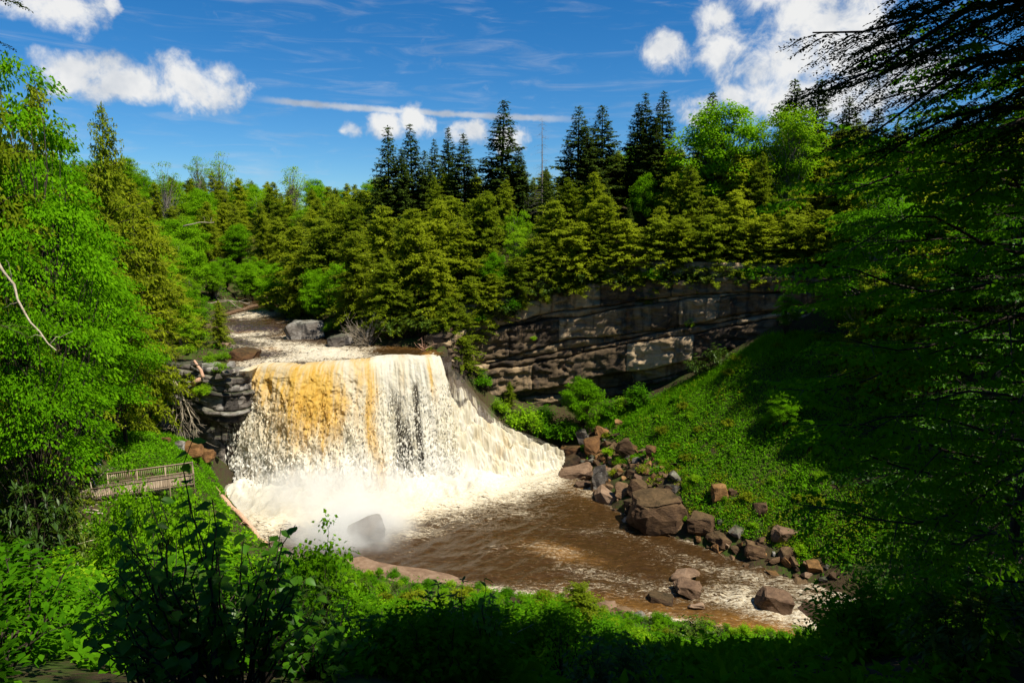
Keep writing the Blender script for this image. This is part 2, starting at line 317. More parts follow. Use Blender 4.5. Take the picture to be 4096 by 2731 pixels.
POOL = np.array([(-41, 90), (-39.3, 87), (-35, 82.5), (-29, 75), (-22.5, 71.2), (-12, 68.2), (-2, 65.3), (9, 62.5), (18, 58.8), (26, 54.5), (36, 48), (50, 38), (75, 28), (110, 14), (114, 26), (80, 40), (60, 50), (46, 57), (38, 62.6), (33.5, 64.5), (30, 67.2), (26, 71.4), (21.5, 76.2), (15.5, 82.8), (12.8, 90), (11, 98), (9, 104), (4.5, 106.5), (-4, 108), (-9, 104), (-13, 99), (-26, 96), (-38, 94)])
def sdist(poly, x, y):
    """signed distance, positive inside"""
    x = np.asarray(x, float); y = np.asarray(y, float); d = np.full(x.shape, 1e9); ins = np.zeros(x.shape, bool); n = len(poly)
    for i in range(n):
        ax, ay = poly[i]; bx, by = poly[(i + 1) % n]; ex, ey = bx - ax, by - ay
        t = np.clip(((x - ax) * ex + (y - ay) * ey) / (ex * ex + ey * ey), 0, 1)
        d = np.minimum(d, (x - ax - t * ex) ** 2 + (y - ay - t * ey) ** 2)
        c = ((ay > y) != (by > y)) & (x < ex * (y - ay) / (ey if abs(ey) > 1e-9 else 1e-9) + ax); ins ^= c
    return np.where(ins, 1, -1) * np.sqrt(d)
RIVZ0 = rbf([tuple(p) for p in LIP] + [(-24, 110, 18.15), (-14, 108, 18.12), (-40, 108, 17.9), (-46, 118, 18.15), (-52, 124.5, 18.3), (-44, 125, 18.3), (-46, 128.5, 18.95), (-57, 128, 19.0), (-55, 145, 19.35), (-57, 157, 19.75), (-70, 182, 20.4)], .6)
def RIVZ(x, y): return np.clip(RIVZ0(x, y), 17.2, 20.6)
def POOLZ(x, y): return -2.6 * sstep(x - (y - 55) * .3, 29, 44) - 1.5 * sstep(x, 46, 90)
def terrain(x, y):
    x = np.asarray(x, float); y = np.asarray(y, float); lo = LOW(x, y); hi = HIGH(x, y)
    n = fbm(V3(x * .12, y * .12, 0 * x), 4); lo = lo + n * .55; hi = hi + n * .9
    d = sdist(POOL, x, y); wz = POOLZ(x, y); lo = np.where(d > 0, np.minimum(lo, wz - .25 - np.minimum(d, 4) * .5), np.maximum(lo, wz + np.minimum(-d, 3) * .16 - .2))
    d = sdist(RIVER, x, y); wz = RIVZ(x, y); hi = np.where(d > 0, np.minimum(hi, wz - .15 - np.minimum(d, 3) * .3), np.where(d > -9, np.maximum(hi, wz + np.minimum(-d, 4) * .14 - .15), hi))
    wgt = sstep(y - rim(x), -.1, 1.6)
    far = sstep(np.hypot(x, y - 80), 330, 700)
    return (lo * (1 - wgt) + hi * wgt) * (1 - far) + far * (46 + 10 * perlin(V3(x * .002, y * .002, 0 * x)))
def axis(lo, hi, st, far):
    a = list(np.arange(lo, hi + 1e-6, st)); s = st; b = []
    p = hi
    while p < far: s *= 1.35; p += s; b.append(p)
    s = st; c = []; p = lo
    while p > -far: s *= 1.35; p -= s; c.append(p)
    return np.array(c[::-1] + a + b)
gx = axis(-95, 95, .9, 6000); gy = axis(-20, 170, .9, 6000)
GX, GY = np.meshgrid(gx, gy, indexing='ij'); GZ = terrain(GX.ravel(), GY.ravel()).reshape(GX.shape)
def T(x, y):
    i = int(min(max(np.searchsorted(gx, x) - 1, 0), len(gx) - 2)); j = int(min(max(np.searchsorted(gy, y) - 1, 0), len(gy) - 2))
    a = (x - gx[i]) / (gx[i + 1] - gx[i]); b = (y - gy[j]) / (gy[j + 1] - gy[j])
    return float((GZ[i, j] * (1 - b) + GZ[i, j + 1] * b) * (1 - a) + (GZ[i + 1, j] * (1 - b) + GZ[i + 1, j + 1] * b) * a)
SDR = sdist(RIVER, GX.ravel(), GY.ravel()).reshape(GX.shape); SDP = sdist(POOL, GX.ravel(), GY.ravel()).reshape(GX.shape)
def near_grid(A_, x, y): return float(A_[min(np.searchsorted(gx, x), len(gx) - 1), min(np.searchsorted(gy, y), len(gy) - 1)])
def river_d(x, y): return near_grid(SDR, x, y)
def pool_d(x, y): return near_grid(SDP, x, y)
m_, N, out = material('forest_floor'); g = N.node('ShaderNodeNewGeometry'); P = g.outputs['Position']
n1 = N.noise(P, .25, 6, .6); n2 = N.noise(P, 3.5, 6, .65); sx = N.node('ShaderNodeSeparateXYZ'); N.l.new(g.outputs['Normal'], sx.inputs[0])
col = N.ramp(N.m('ADD', N.m('MULTIPLY', n1, .5), N.m('MULTIPLY', n2, .5)), [(.32, (.018, .012, .007)), (.48, (.05, .034, .018)), (.58, (.035, .06, .008)), (.72, (.06, .10, .012))])
col = N.mix(N.step(sx.outputs[2], .55, .30), col, (.045, .034, .026, 1))
principled(N, out, col, .95, bump(N, n2, .8, .15), .1); M['ground'] = m_
mb = MB(); mb.add(V3(GX, GY, GZ), grid_faces(len(gx), len(gy)))
tag(obj('ground', mb.mesh('ground', M['ground'], True)), 'forest floor of the river gorge and hills', 'ground', kind='structure')

# ================================================================== water
def water_mat(name, stretch, rot, falls=False):
    m_, N, out = material(name); g = N.node('ShaderNodeNewGeometry'); P = g.outputs['Position']
    F = N.attr('foam'); A = N.attr('amber')
    mp = N.node('ShaderNodeMapping'); N.l.new(P, mp.inputs[0]); mp.inputs['Rotation'].default_value = (0, 0, rot); mp.inputs['Scale'].default_value = stretch
    Q = mp.outputs[0]
    wp = N.vm('ADD', Q, N.scalev(N.vm('SUBTRACT', N.noise(Q, .35, 4, .6, out=1), (.5, .5, .5)), 3.2))
    a = N.noise(wp, .55, 8, .66, .5); b = N.noise(wp, 1.7, 7, .68, .3); c = N.noise(P, 3.2, 5, .65)
    ridge = N.m('SUBTRACT', 1.0, N.m('MULTIPLY', N.m('ABSOLUTE', N.m('SUBTRACT', a, .5)), 14))
    ridge2 = N.m('SUBTRACT', 1.0, N.m('MULTIPLY', N.m('ABSOLUTE', N.m('SUBTRACT', b, .5)), 12))
    lace = N.m('MAXIMUM', ridge, N.m('MULTIPLY', ridge2, .85))
    v = N.m('ADD', N.m('MULTIPLY', lace, .55), N.m('ADD', N.m('MULTIPLY', F, 1.5), N.m('MULTIPLY', N.m('SUBTRACT', b, .5), .8)))
    v = N.m('ADD', v, N.m('MULTIPLY', N.m('SUBTRACT', c, .5), .40))
    foam = N.step(v, .62, 1.05)
    brown = N.ramp(N.m('ADD', N.m('MULTIPLY', b, .8), N.m('MULTIPLY', A, .7)), [(.25, (.020, .010, .0035)), (.5, (.052, .026, .008)), (.75, (.15, .072, .017)), (1.0, (.48, .22, .022))])
    fcol = N.ramp(N.m('ADD', c, N.m('MULTIPLY', F, .35)), [(.25, (.30, .20, .10)), (.5, (.46, .37, .24)), (.75, (.50, .45, .35)), (1.0, (.57, .54, .47))])
    fcol = N.mix(N.m('MULTIPLY', N.step(N.m('ADD', A, N.m('SUBTRACT', b, .5)), .35, .95), .85), fcol, (.62, .32, .04, 1))
    hgt = N.m('ADD', N.m('MULTIPLY', b, .6), N.m('ADD', N.m('MULTIPLY', c, .4), N.m('MULTIPLY', foam, .25)))
    nb = bump(N, hgt, .42, .2)
    pw = principled(N, None, brown, .17, nb, .5); pw.inputs['IOR'].default_value = 1.33
    pf = principled(N, None, fcol, .7, nb, .2)
    mx = N.node('ShaderNodeMixShader'); N.l.new(foam, mx.inputs[0]); N.l.new(pw.outputs[0], mx.inputs[1]); N.l.new(pf.outputs[0], mx.inputs[2]); N.l.new(mx.outputs[0], out.inputs[0])
    return m_
def gauss(x, y, p, rx, ry, ang=0):
    dx, dy = x - p[0], y - p[1]; ca, sa = math.cos(R(ang)), math.sin(R(ang)); a = (dx * ca + dy * sa) / rx; b = (-dx * sa + dy * ca) / ry; return np.exp(-(a * a + b * b))
def sheet(name, poly, zf, step, foamf, amberf, wavef, mat, grow, label):
    x0, y0 = poly.min(0) - 3; x1, y1 = poly.max(0) + 3; xs = np.arange(x0, x1, step); ys = np.arange(y0, y1, step)
    XX, YY = np.meshgrid(xs, ys, indexing='ij'); d = sdist(poly, XX.ravel(), YY.ravel()).reshape(XX.shape)
    f = grid_faces(len(xs), len(ys)); keep = (d.ravel()[f] > -grow).all(1); f = f[keep]
    fo = foamf(XX, YY); am = amberf(XX, YY); ZZ = zf(XX, YY) + wavef(XX, YY, fo, d)
    used = np.unique(f); mp = np.full(XX.size, -1); mp[used] = np.arange(len(used)); mb = MB(); mb.add(V3(XX, YY, ZZ).reshape(-1, 3)[used], mp[f])
    return tag(obj(name, mb.mesh(name, mat, True, {'foam': fo.ravel()[used], 'amber': am.ravel()[used]})), label, 'river', kind='structure')
# base line of the fall on the pool
BASEPX = [(218, 478, 1.0), (238, 490, .4), (262, 498, .1), (300, 503, 0), (340, 503, 0), (372, 500, 0), (400, 496, 0), (430, 491, 0), (452, 486, 0), (462, 483, 0)]
BASE = np.array([atZ(*p) for p in BASEPX])
def base_dist(x, y):
    d = np.full(np.shape(x), 1e9)
    for i in range(len(BASE) - 1):
        a, b = BASE[i, :2], BASE[i + 1, :2]; e = b - a; t = np.clip(((x - a[0]) * e[0] + (y - a[1]) * e[1]) / (e @ e), 0, 1)
        d = np.minimum(d, np.hypot(x - a[0] - t * e[0], y - a[1] - t * e[1]))
    return d
FO = [((505, 478), 8, 6, 0, .95), ((555, 470), 6, 4, 0, .6), ((600, 497), 9, 2.0, -45, .5), ((625, 530), 6, 1.5, -50, .35), ((690, 558), 9, 1.2, -42, .45), ((770, 580), 7, 1.2, -42, .55), ((700, 568), 8, 1.8, -30, .55), ((735, 600), 7, 3, -30, .6), ((640, 592), 9, 1.8, -10, .6), ((590, 572), 6, 1.5, -15, .45), ((560, 552), 4, 2, -30, .45), ((480, 590), 7, 2, -15, .4), ((690, 625), 6, 2.5, -20, .6), ((790, 615), 6, 3, -30, .75), ((840, 620), 6, 4, -30, .95), ((870, 600), 6, 4, -30, .7)]
FOW = [(atZ(*p, 0), a, b, c, k) for p, a, b, c, k in FO]
def pool_foam(x, y):
    d = base_dist(x, y); d = np.maximum(d + 2.2 * fbm(V3(x * .25, y * .25, 0 * x), 3), 0); f = 1.0 * np.exp(-(np.maximum(d - 1.5, 0) / 5.5) ** 1.2) + .11 * np.exp(-d / 22)
    s = x * .707 - y * .707; f = f + .12 * np.maximum(fbm(V3(x * .11, y * .22, 0 * x), 3), 0)
    for p, a, b, c, k in FOW: f = np.maximum(f, 0) + k * (.40 if p[0] < 10 else .24) * gauss(x, y, p, a, b, c)
    ds = sdist(POOL, x, y); f = f + .16 * np.exp(-(ds / .8) ** 2)
    f = f + .10 * sstep(x - (y - 55) * .3, 29, 37)
    return np.clip(f, 0, 1.2)
def pool_amber(x, y): return np.clip(.45 * gauss(x, y, atZ(560, 552, 0), 5, 2, -30) + .5 * gauss(x, y, atZ(800, 640, 0), 7, 4, -30) + .35 * gauss(x, y, atZ(640, 610, 0), 12, 3, -20) + .25 * gauss(x, y, atZ(590, 490, 0), 9, 4, -40), 0, 1)
def pool_wave(x, y, f, d):
    q = V3((x * .7 + y * .7) * .28, (x * .7 - y * .7) * .55, 0 * x)
    wv = (.16 + .24 * np.clip(f, 0, 1)) * (fbm(q, 5) + .6 * np.abs(fbm(q * 2.3 + 5, 3)))
    db = base_dist(x, y); boil = np.exp(-(db / 4.6) ** 2) * (1.0 + 1.1 * np.maximum(.8 - 1.6 * np.abs(fbm(V3(x * .45, y * .45, 0 * x), 5)), -.2)) * (.6 + .9 * (.5 + perlin(V3(x * .12, y * .12, 3 + 0 * x))))
    return wv + boil * sstep(d, -1, 1.5)
M['pool'] = water_mat('tannin_pool_water', (.75, 2.3, 1.0), R(38))
sheet('plunge_pool_water', POOL, POOLZ, .26, pool_foam, pool_amber, pool_wave, M['pool'], 1.2, 'brown foam-streaked water of the plunge pool and river below the falls')
FU = [((240, 332), 6, 2.2, 20, 1.0, 18.7), ((262, 338), 5, 2, -30, .8, 18.4), ((250, 315), 6, 5, 30, .8, 19.3), ((275, 311), 4, 3, 30, .5, 19.5), ((288, 332), 2.5, 1.5, 30, .7, 18.8), ((300, 347), 8, 4, -20, 1.0, 18), ((330, 354), 7, 4, 0, 1.0, 18), ((280, 360), 5, 2.2, 0, .55, 17.6), ((355, 350), 5, 4, 0, .7, 18), ((245, 364), 3, 3, 0, .5, 17.5), ((420, 352), 6, .8, 0, .35, 18)]
FUW = [(atZ(*p, z), a, b, c, k) for p, a, b, c, k, z in FU]
def riv_foam(x, y):
    f = .10 + .14 * np.maximum(fbm(V3(x * .16, y * .16, 0 * x), 3), 0)
    for p, a, b, c, k in FUW: f = f + k * .36 * gauss(x, y, p, a, b, c)
    q = atZ(395, 351, 18); return np.clip(f * (1 - .8 * gauss(x, y, q, 6, 4)), 0, 1.1)
def riv_amber(x, y): return np.clip(.5 * gauss(x, y, atZ(272, 348, 18), 3, 2, -30) + .35 * gauss(x, y, atZ(285, 333, 18.5), 3, 1.5, 30) + .4 * gauss(x, y, atZ(245, 330, 18.7), 4, 1, 0) + .25 * gauss(x, y, atZ(400, 348, 18), 8, 2) + .6 * gauss(x, y, atZ(429, 354, 18), 1.6, 3), 0, 1)
def riv_wave(x, y, f, d):
    q = V3(x * .5, y * .35, 0 * x); return (.08 + .30 * np.clip(f, 0, 1)) * (fbm(q, 4) + .5 * np.abs(fbm(q * 2.2 + 3, 3))) * sstep(d, -.5, 2)
M['riv'] = water_mat('tannin_river_water', (1.3, 1.0, 1.0), R(-25))
RIVS = RIVER.copy(); RIVS[:len(LIP), 1] += .7
sheet('upper_river_water', RIVS, RIVZ, .25, riv_foam, riv_amber, riv_wave, M['riv'], .5, 'brown rapids of the upper river sliding to the lip of the falls')

# ---- the falling water: thrown clear of the lip, breaking up on the way down
def along(P, n):
    s = np.concatenate([[0], np.cumsum(np.linalg.norm(np.diff(P, axis=0), axis=1))]); s /= s[-1]; t = np.linspace(0, 1, n)
    q = np.stack([np.interp(t, s, P[:, k]) for k in range(3)], 1)
    k = max(3, n // 30) | 1; pad = np.pad(q, ((k // 2, k // 2), (0, 0)), 'edge'); return np.stack([np.convolve(pad[:, j], np.ones(k) / k, 'valid') for j in range(3)], 1)
m_, N, out = material('falling_water'); 
st = N.attr('st', 1); A = N.attr('amber'); TH = N.attr('thin'); W = N.attr('white')
g = N.node('ShaderNodeNewGeometry')
sv = N.vm('MULTIPLY', st, (1, 1, .38)); fine = N.noise(sv, 2.6, 8, .70, .4); mid = N.noise(N.vm('MULTIPLY', st, (1, 1, .30)), .75, 6, .62, .5); big = N.noise(N.vm('MULTIPLY', st, (1, 1, .5)), .26, 5, .6, .6)
strand = N.noise(N.vm('MULTIPLY', st, (1, 1, .06)), 1.6, 7, .68, .2)
av = N.m('ADD', A, N.m('ADD', N.m('MULTIPLY', N.m('SUBTRACT', strand, .5), 2.8), N.m('ADD', N.m('MULTIPLY', N.m('SUBTRACT', mid, .5), 1.0), N.m('MULTIPLY', N.m('SUBTRACT', fine, .5), .5))))
white = N.ramp(N.m('ADD', N.m('MULTIPLY', fine, .30), N.m('ADD', N.m('ADD', N.m('MULTIPLY', mid, .30), N.m('MULTIPLY', strand, .40)), N.m('MULTIPLY', N.m('SUBTRACT', W, .5), .25))), [(.28, (.56, .48, .33)), (.40, (.74, .67, .50)), (.52, (.83, .79, .68)), (.66, (.82, .80, .75))])
col = N.mix(N.step(av, .10, 1.45), white, N.ramp(fine, [(.3, (.60, .32, .035)), (.7, (.80, .55, .16))]))
thin = N.m('ADD', TH, N.m('ADD', N.m('MULTIPLY', N.m('SUBTRACT', strand, .5), 2.2), N.m('ADD', N.m('MULTIPLY', N.m('SUBTRACT', fine, .5), 1.1), N.m('MULTIPLY', N.m('SUBTRACT', big, .5), .8))))
hol = N.m('MULTIPLY', N.step(thin, .40, 1.15), .93)
nb = bump(N, N.m('ADD', N.m('MULTIPLY', fine, .6), mid), .30, .3)
df = N.node('ShaderNodeBsdfDiffuse'); N.l.new(col, df.inputs[0]); N.l.new(nb, df.inputs['Normal'])
tl = N.node('ShaderNodeBsdfTranslucent'); N.l.new(col, tl.inputs[0])
mx = N.node('ShaderNodeMixShader'); mx.inputs[0].default_value = .42; N.l.new(df.outputs[0], mx.inputs[1]); N.l.new(tl.outputs[0], mx.inputs[2])
tp = N.node('ShaderNodeBsdfTransparent'); m2 = N.node('ShaderNodeMixShader'); N.l.new(hol, m2.inputs[0]); N.l.new(mx.outputs[0], m2.inputs[1]); N.l.new(tp.outputs[0], m2.inputs[2]); N.l.new(m2.outputs[0], out.inputs[0])
M['falls'] = m_
def loft(mb, A_, B_, nu, nv, fallshape=True, amp=(.10, .75), seed=0, lift=0, pool=None):
    a = along(A_, nu); b = along(B_, nu); tau = np.linspace(0, 1, nv) ** .72
    a3 = a[:, None]; b3 = b[:, None]; t = tau[None, :, None]
    P = a3 + (b3 - a3) * np.concatenate([t, t, t * t if fallshape else t], 2)
    if fallshape: P[..., 2] = a[:, None, 2] + (b[:, None, 2] - a[:, None, 2]) * (tau[None] ** 1.7)
    nr = nrm(np.cross(np.gradient(P, axis=0), np.gradient(P, axis=1))); nr = np.where(nr[..., 1:2] > 0, -nr, nr)
    s = np.concatenate([[0], np.cumsum(np.linalg.norm(np.diff(a, axis=0), axis=1))])[:, None]; ln = np.linalg.norm(b - a, axis=1)[:, None] * tau[None] + 0 * s
    st = np.stack([s + 0 * ln + seed * 40, 0 * ln + seed * 3.1, ln], -1)
    q = np.stack([st[..., 0] * .55, st[..., 1], st[..., 2] * .28], -1); k = amp[0] + (amp[1] - amp[0]) * sstep(tau, .02, .6)[None]
    h = fbm(q, 5) + .7 * np.abs(fbm(q * 2.1 + 9, 3)); P = P + nr * (k * h + lift)[..., None]
    return P, st, a, b
NU, NV = 370, 220
LIPX = np.vstack([LIP, [(-11.1, 103.0, 17.9)]]); BASEX = np.vstack([BASE, [(-7.6, 95.6, 0)]])
P, ST, la, lb = loft(None, LIPX + np.array((0, .15, .05)), BASEX, NU, NV, amp=(.05, .30))
tt_ = (np.linspace(0, 1, NV) ** .72)[None]; uu_ = np.linspace(0, 1, NU)[:, None]; lw_ = 1 - sstep(uu_, .56, .66)
bq = np.stack([ST[..., 0] * .42, ST[..., 1], ST[..., 2] * .24], -1); bil = 1 - 2.2 * np.abs(fbm(bq, 4)); bil2 = 1 - 2.2 * np.abs(fbm(bq * 2.7 + 4, 3))
P[..., 1] -= lw_ * (.55 * bil + .10 * bil2) * sstep(tt_, .04, .4) * (1 - .3 * tt_) + (1 - lw_) * .22 * fbm(np.stack([ST[..., 0] * 1.7, 0 * ST[..., 0] + 3, ST[..., 2] * .05], -1), 4) * sstep(tt_, .02, .2)
P[..., 1] -= 1.0 * perlin(np.stack([ST[..., 0] * .13, 0 * ST[..., 0], ST[..., 2] * .05], -1)) * sstep(tt_, 0, .5)
up_ = (la - lb) * np.array((1, 1, 0)); up_ = nrm(up_) * 1.9; K_ = 9; kk = np.linspace(1, 0, K_, endpoint=False)[None, :, None]; lead = P[:, :1] + up_[:, None] * kk + np.array((0, 0, .07)) * kk + np.array((0, 0, .05)) * fbm(np.stack([ST[:, :1, 0] * .8 + 0 * kk[..., 0], kk[..., 0] * 2 + 0 * ST[:, :1, 0], 0 * kk[..., 0] + 0 * ST[:, :1, 0]], -1), 3)[..., None]
P = np.concatenate([lead, P], 1); ST = np.concatenate([ST[:, :1] - kk * np.array((0, 0, 1.9)), ST], 1); NV += K_
U = np.linspace(0, 1, NU)[:, None] + 0 * np.zeros((1, NV)); Vv = (np.linspace(0, 1, NV) ** .72)[None] + 0 * U
# work in picture columns of the lip for where the water runs amber, white or thin
ucol = np.interp(np.linspace(0, 1, NU), np.linspace(0, 1, 2), [231, 434])[:, None] + 0 * Vv
d_ = P - CAM; pu = 512 + FPX * d_[..., 0] / (d_[..., 1] * math.cos(PITCH) - d_[..., 2] * math.sin(PITCH)); pv = 341 - FPX * (d_[..., 1] * math.sin(PITCH) + d_[..., 2] * math.cos(PITCH)) / (d_[..., 1] * math.cos(PITCH) - d_[..., 2] * math.sin(PITCH))
def gb(cu, cv, ru, rv): return np.exp(-((pu - cu) / ru) ** 2 - ((pv - cv) / rv) ** 2)
scx = 366 + (pv - 362) * .11 + 3 * np.sin(pv * .07)
amber = .40 * gb(322, 378, 28, 34) + .38 * gb(308, 396, 52, 56) + .30 * gb(300, 372, 24, 14) + .58 * gb(262, 376, 15, 18) + .42 * gb(325, 412, 30, 36) + .3 * gb(290, 395, 40, 25) + .80 * np.exp(-((pu - scx) / 8) ** 2) * (1 - .45 * sstep(pv, 470, 520)) + .5 * np.exp(-((pu - scx + 12) / 5) ** 2) * (1 - sstep(pv, 375, 395)) + .55 * gb(401, 370, 7, 30) + .75 * np.exp(-((pu - (428 + (pv - 356) * .14)) / 4) ** 2) * (1 - sstep(pv, 370, 420)) + .50 * gb(295, 425, 62, 62) + .30 * gb(436, 400, 10, 40)
thin = -.50 + 1.25 * gb(396, 402, 14, 36) + 1.75 * gb(405, 452, 13, 34) + 1.55 * np.exp(-((pu - (413 + (pv - 370) * .10)) / 4.5) ** 2) * sstep(pv, 372, 390) + .85 * gb(245, 432, 8, 26) + .35 * gb(262, 450, 8, 20) + .22 * gb(330, 430, 30, 30) + .18 * gb(382, 390, 10, 30)
thin = thin * (1 - sstep(pv, 470, 495)) - .3 * sstep(pv, 470, 500)
thin[:, :9] += 2.2 * (1 - sstep(U[:, :9], .02, .06)); white = np.clip(.35 + .65 * sstep(pv, 430, 480) + .25 * gb(430, 430, 14, 60), 0, 1)
mb = MB(); mb.add(P.reshape(-1, 3), grid_faces(NU, NV))
me = mb.mesh('waterfall', M['falls'], True, {'amber': amber, 'thin': thin, 'white': white})
at = me.attributes.new('st', 'FLOAT_VECTOR', 'POINT'); at.data.foreach_set('vector', ST.astype(np.float32).ravel())
falls = tag(obj('waterfall', me), 'wide amber and white waterfall plunging over the rock ledge', 'waterfall', kind='structure')
# spray clumps thrown off the curtain: small ragged flakes of water in front of it
def flakes(name, P, ST, amber, white, n, seed, vmin=.05):
    r = np.random.default_rng(seed); nu, nv = P.shape[:2]; iu = r.integers(2, nu - 2, n); iv = (vmin + (1 - vmin) * r.random(n) ** .8) * (nv - 3); iv = iv.astype(int)
    c = P[iu, iv] + r.normal(size=(n, 3)) * .28 + np.array((.05, -.32, 0)); l = r.uniform(.08, .30, n) * (.6 + iv / nv * .9); wd = l * r.uniform(.25, .6, n)
    s = nrm(r.normal(size=(n, 3)) * np.array((1, .4, .3))); t = nrm(np.array((0, -.15, -1)) + r.normal(size=(n, 3)) * .35)
    v = np.stack([c - t * l[:, None], c + s * wd[:, None], c + t * l[:, None], c - s * wd[:, None]], 1); f = np.arange(n * 4).reshape(-1, 4)
    mb = MB(); mb.add(v.reshape(-1, 3), f); rep = lambda a: np.repeat(a[iu, iv], 4)
    me = mb.mesh(name, M['falls'], False, {'amber': rep(amber) - .1, 'thin': np.full(n * 4, -1.), 'white': rep(white) + .15})
    at = me.attributes.new('st', 'FLOAT_VECTOR', 'POINT'); at.data.foreach_set('vector', (ST[iu, iv].repeat(4, 0) + r.normal(size=(n * 4, 3)) * .05).astype(np.float32).ravel())
    o = obj(name, me, falls); o['kind'] = 'stuff'; return o
flakes('falling_spray', P, ST, amber, white, 9000, 3, .3)
# side cascade running down the broken ledges at the right of the fall
CB = np.array([(-10.2, 103.2, 16.2), (-8.9, 106, 14.6), (-7.7, 107, 12.8), (-6.6, 107.4, 11.3), (-5.3, 107.4, 9.7), (-3.8, 107.5, 8.0), (-2.2, 107.3, 6.2), (1, 107.2, 4.6), (4.7, 107, 3.1), (8.2, 105.6, 1.5)])
CF = np.array([(-9.0, 96.2, -.5), (-8.0, 96, -.5), (-7.0, 96, -.6), (-6, 96.2, -.6), (-4.5, 96.8, -.6), (-3, 97.4, -.6), (-1, 98.2, -.6), (2, 99.5, -.6), (5, 101.2, -.6), (8.6, 103.2, -.6)])
P2, ST2, ca_, cb_ = loft(None, CB, CF, 220, 150, fallshape=False, amp=(.12, .6), seed=2, lift=.35)
d_ = P2 - CAM; cz = d_[..., 1] * math.cos(PITCH) - d_[..., 2] * math.sin(PITCH); pu = 512 + FPX * d_[..., 0] / cz; pv = 341 - FPX * (d_[..., 1] * math.sin(PITCH) + d_[..., 2] * math.cos(PITCH)) / cz
t2 = np.linspace(0, 1, 150)[None] ** .72 + 0 * pu; u2 = np.linspace(0, 1, 220)[:, None] + 0 * pu
stp = t2 * 5 + .8 * perlin(V3(u2 * 6, t2 * 2, 0 * t2)); P2[..., 2] += .55 * (np.cos(2 * np.pi * stp)) * np.sin(np.pi * t2); P2[..., 2] += 1.3 * np.sin(np.pi * t2) * (1 - .5 * u2) + .9 * fbm(V3(u2 * 9, t2 * 5, 0 * t2), 3) * np.sin(np.pi * t2)
amber2 = .35 * gb(500, 450, 24, 22) + .02 + .3 * fbm(V3(u2 * 7, t2 * 3, 0 * t2), 3); thin2 = .0 + .50 * (1 - sstep(t2, .08, .60)) + .25 * fbm(V3(u2 * 14, t2 * 4, 0 * t2), 3) + .80 * np.exp(-(t2 / .22) ** 2) + .45 * sstep(-np.cos(2 * np.pi * stp), .6, 1) * (1 - sstep(t2, .55, .8)) + .65 * gb(488, 412, 9, 14) + .5 * gb(455, 400, 6, 14) + .6 * gb(545, 447, 18, 6) + .4 * gb(465, 415, 6, 10)
mb = MB(); mb.add(P2.reshape(-1, 3), grid_faces(220, 150)); white2 = .0 + .5 * t2 + .5 * fbm(V3(u2 * 12, t2 * 6, 0 * t2), 4)
me = mb.mesh('side_cascade', M['falls'], True, {'amber': amber2, 'thin': thin2, 'white': white2})
at = me.attributes.new('st', 'FLOAT_VECTOR', 'POINT'); at.data.foreach_set('vector', ST2.astype(np.float32).ravel())
tag(obj('side_cascade', me), 'white water fanning down broken ledges beside the main fall', 'cascade', kind='structure')

PR = P2.copy(); PR[..., 2] = np.floor((P2[..., 2] - .9) / .9 + .5 * perlin(V3(u2 * 9, t2 * 3, 0 * t2))) * .9 + .35 * fbm(V3(u2 * 20, t2 * 14, 0 * t2), 3); PR[..., 1] += .5; mb = MB(); mb.add(PR[::2, ::2].reshape(-1, 3), grid_faces(110, 75))
tag(obj('cascade_ledge_rock', mb.mesh('cascade_ledge_rock', M['wetrock'])), 'wet dark rock steps under the side cascade', 'rock steps', kind='structure')
# ---- rock wall behind the falling water
def wallmesh(A_, B_, nu, nv, amp, layers, back=(0, 0)):
    a = along(A_, nu); b = along(B_, nu); t = np.linspace(0, 1, nv)[None, :, None]; P = a[:, None] + (b[:, None] - a[:, None]) * t
    st_ = np.floor(P[..., 2] / layers + .35 * perlin(V3(P[..., 0] * .1, P[..., 1] * .1, 0 * P[..., 0]))); off = perlin(np.stack([P[..., 0] * .16, st_ * 7.3, 0 * st_], -1)) * amp + fbm(P * .5, 4) * amp * .5
    P[..., 1] += off; mb = MB(); mb.add(P.reshape(-1, 3), grid_faces(nu, nv)); return mb
top = LIP + np.array((0, 1.2, -.35)); bot = LIP * np.array((1, 1, 0)) + np.array((0, 1.0, -3)); bot[:, 1] += .8
wb = wallmesh(np.vstack([[(-41.5, 93.5, 17.2)], top, [(-9.4, 105.5, 17.4)]]), np.vstack([[(-41, 94, -3)], bot, [(-8.6, 106, -3)]]), 160, 70, .6, 1.6)
tag(obj('fall_ledge_rock', wb.mesh('fall_ledge_rock', M['wetrock'])), 'wet dark rock wall behind the falling water', 'rock wall', kind='structure')

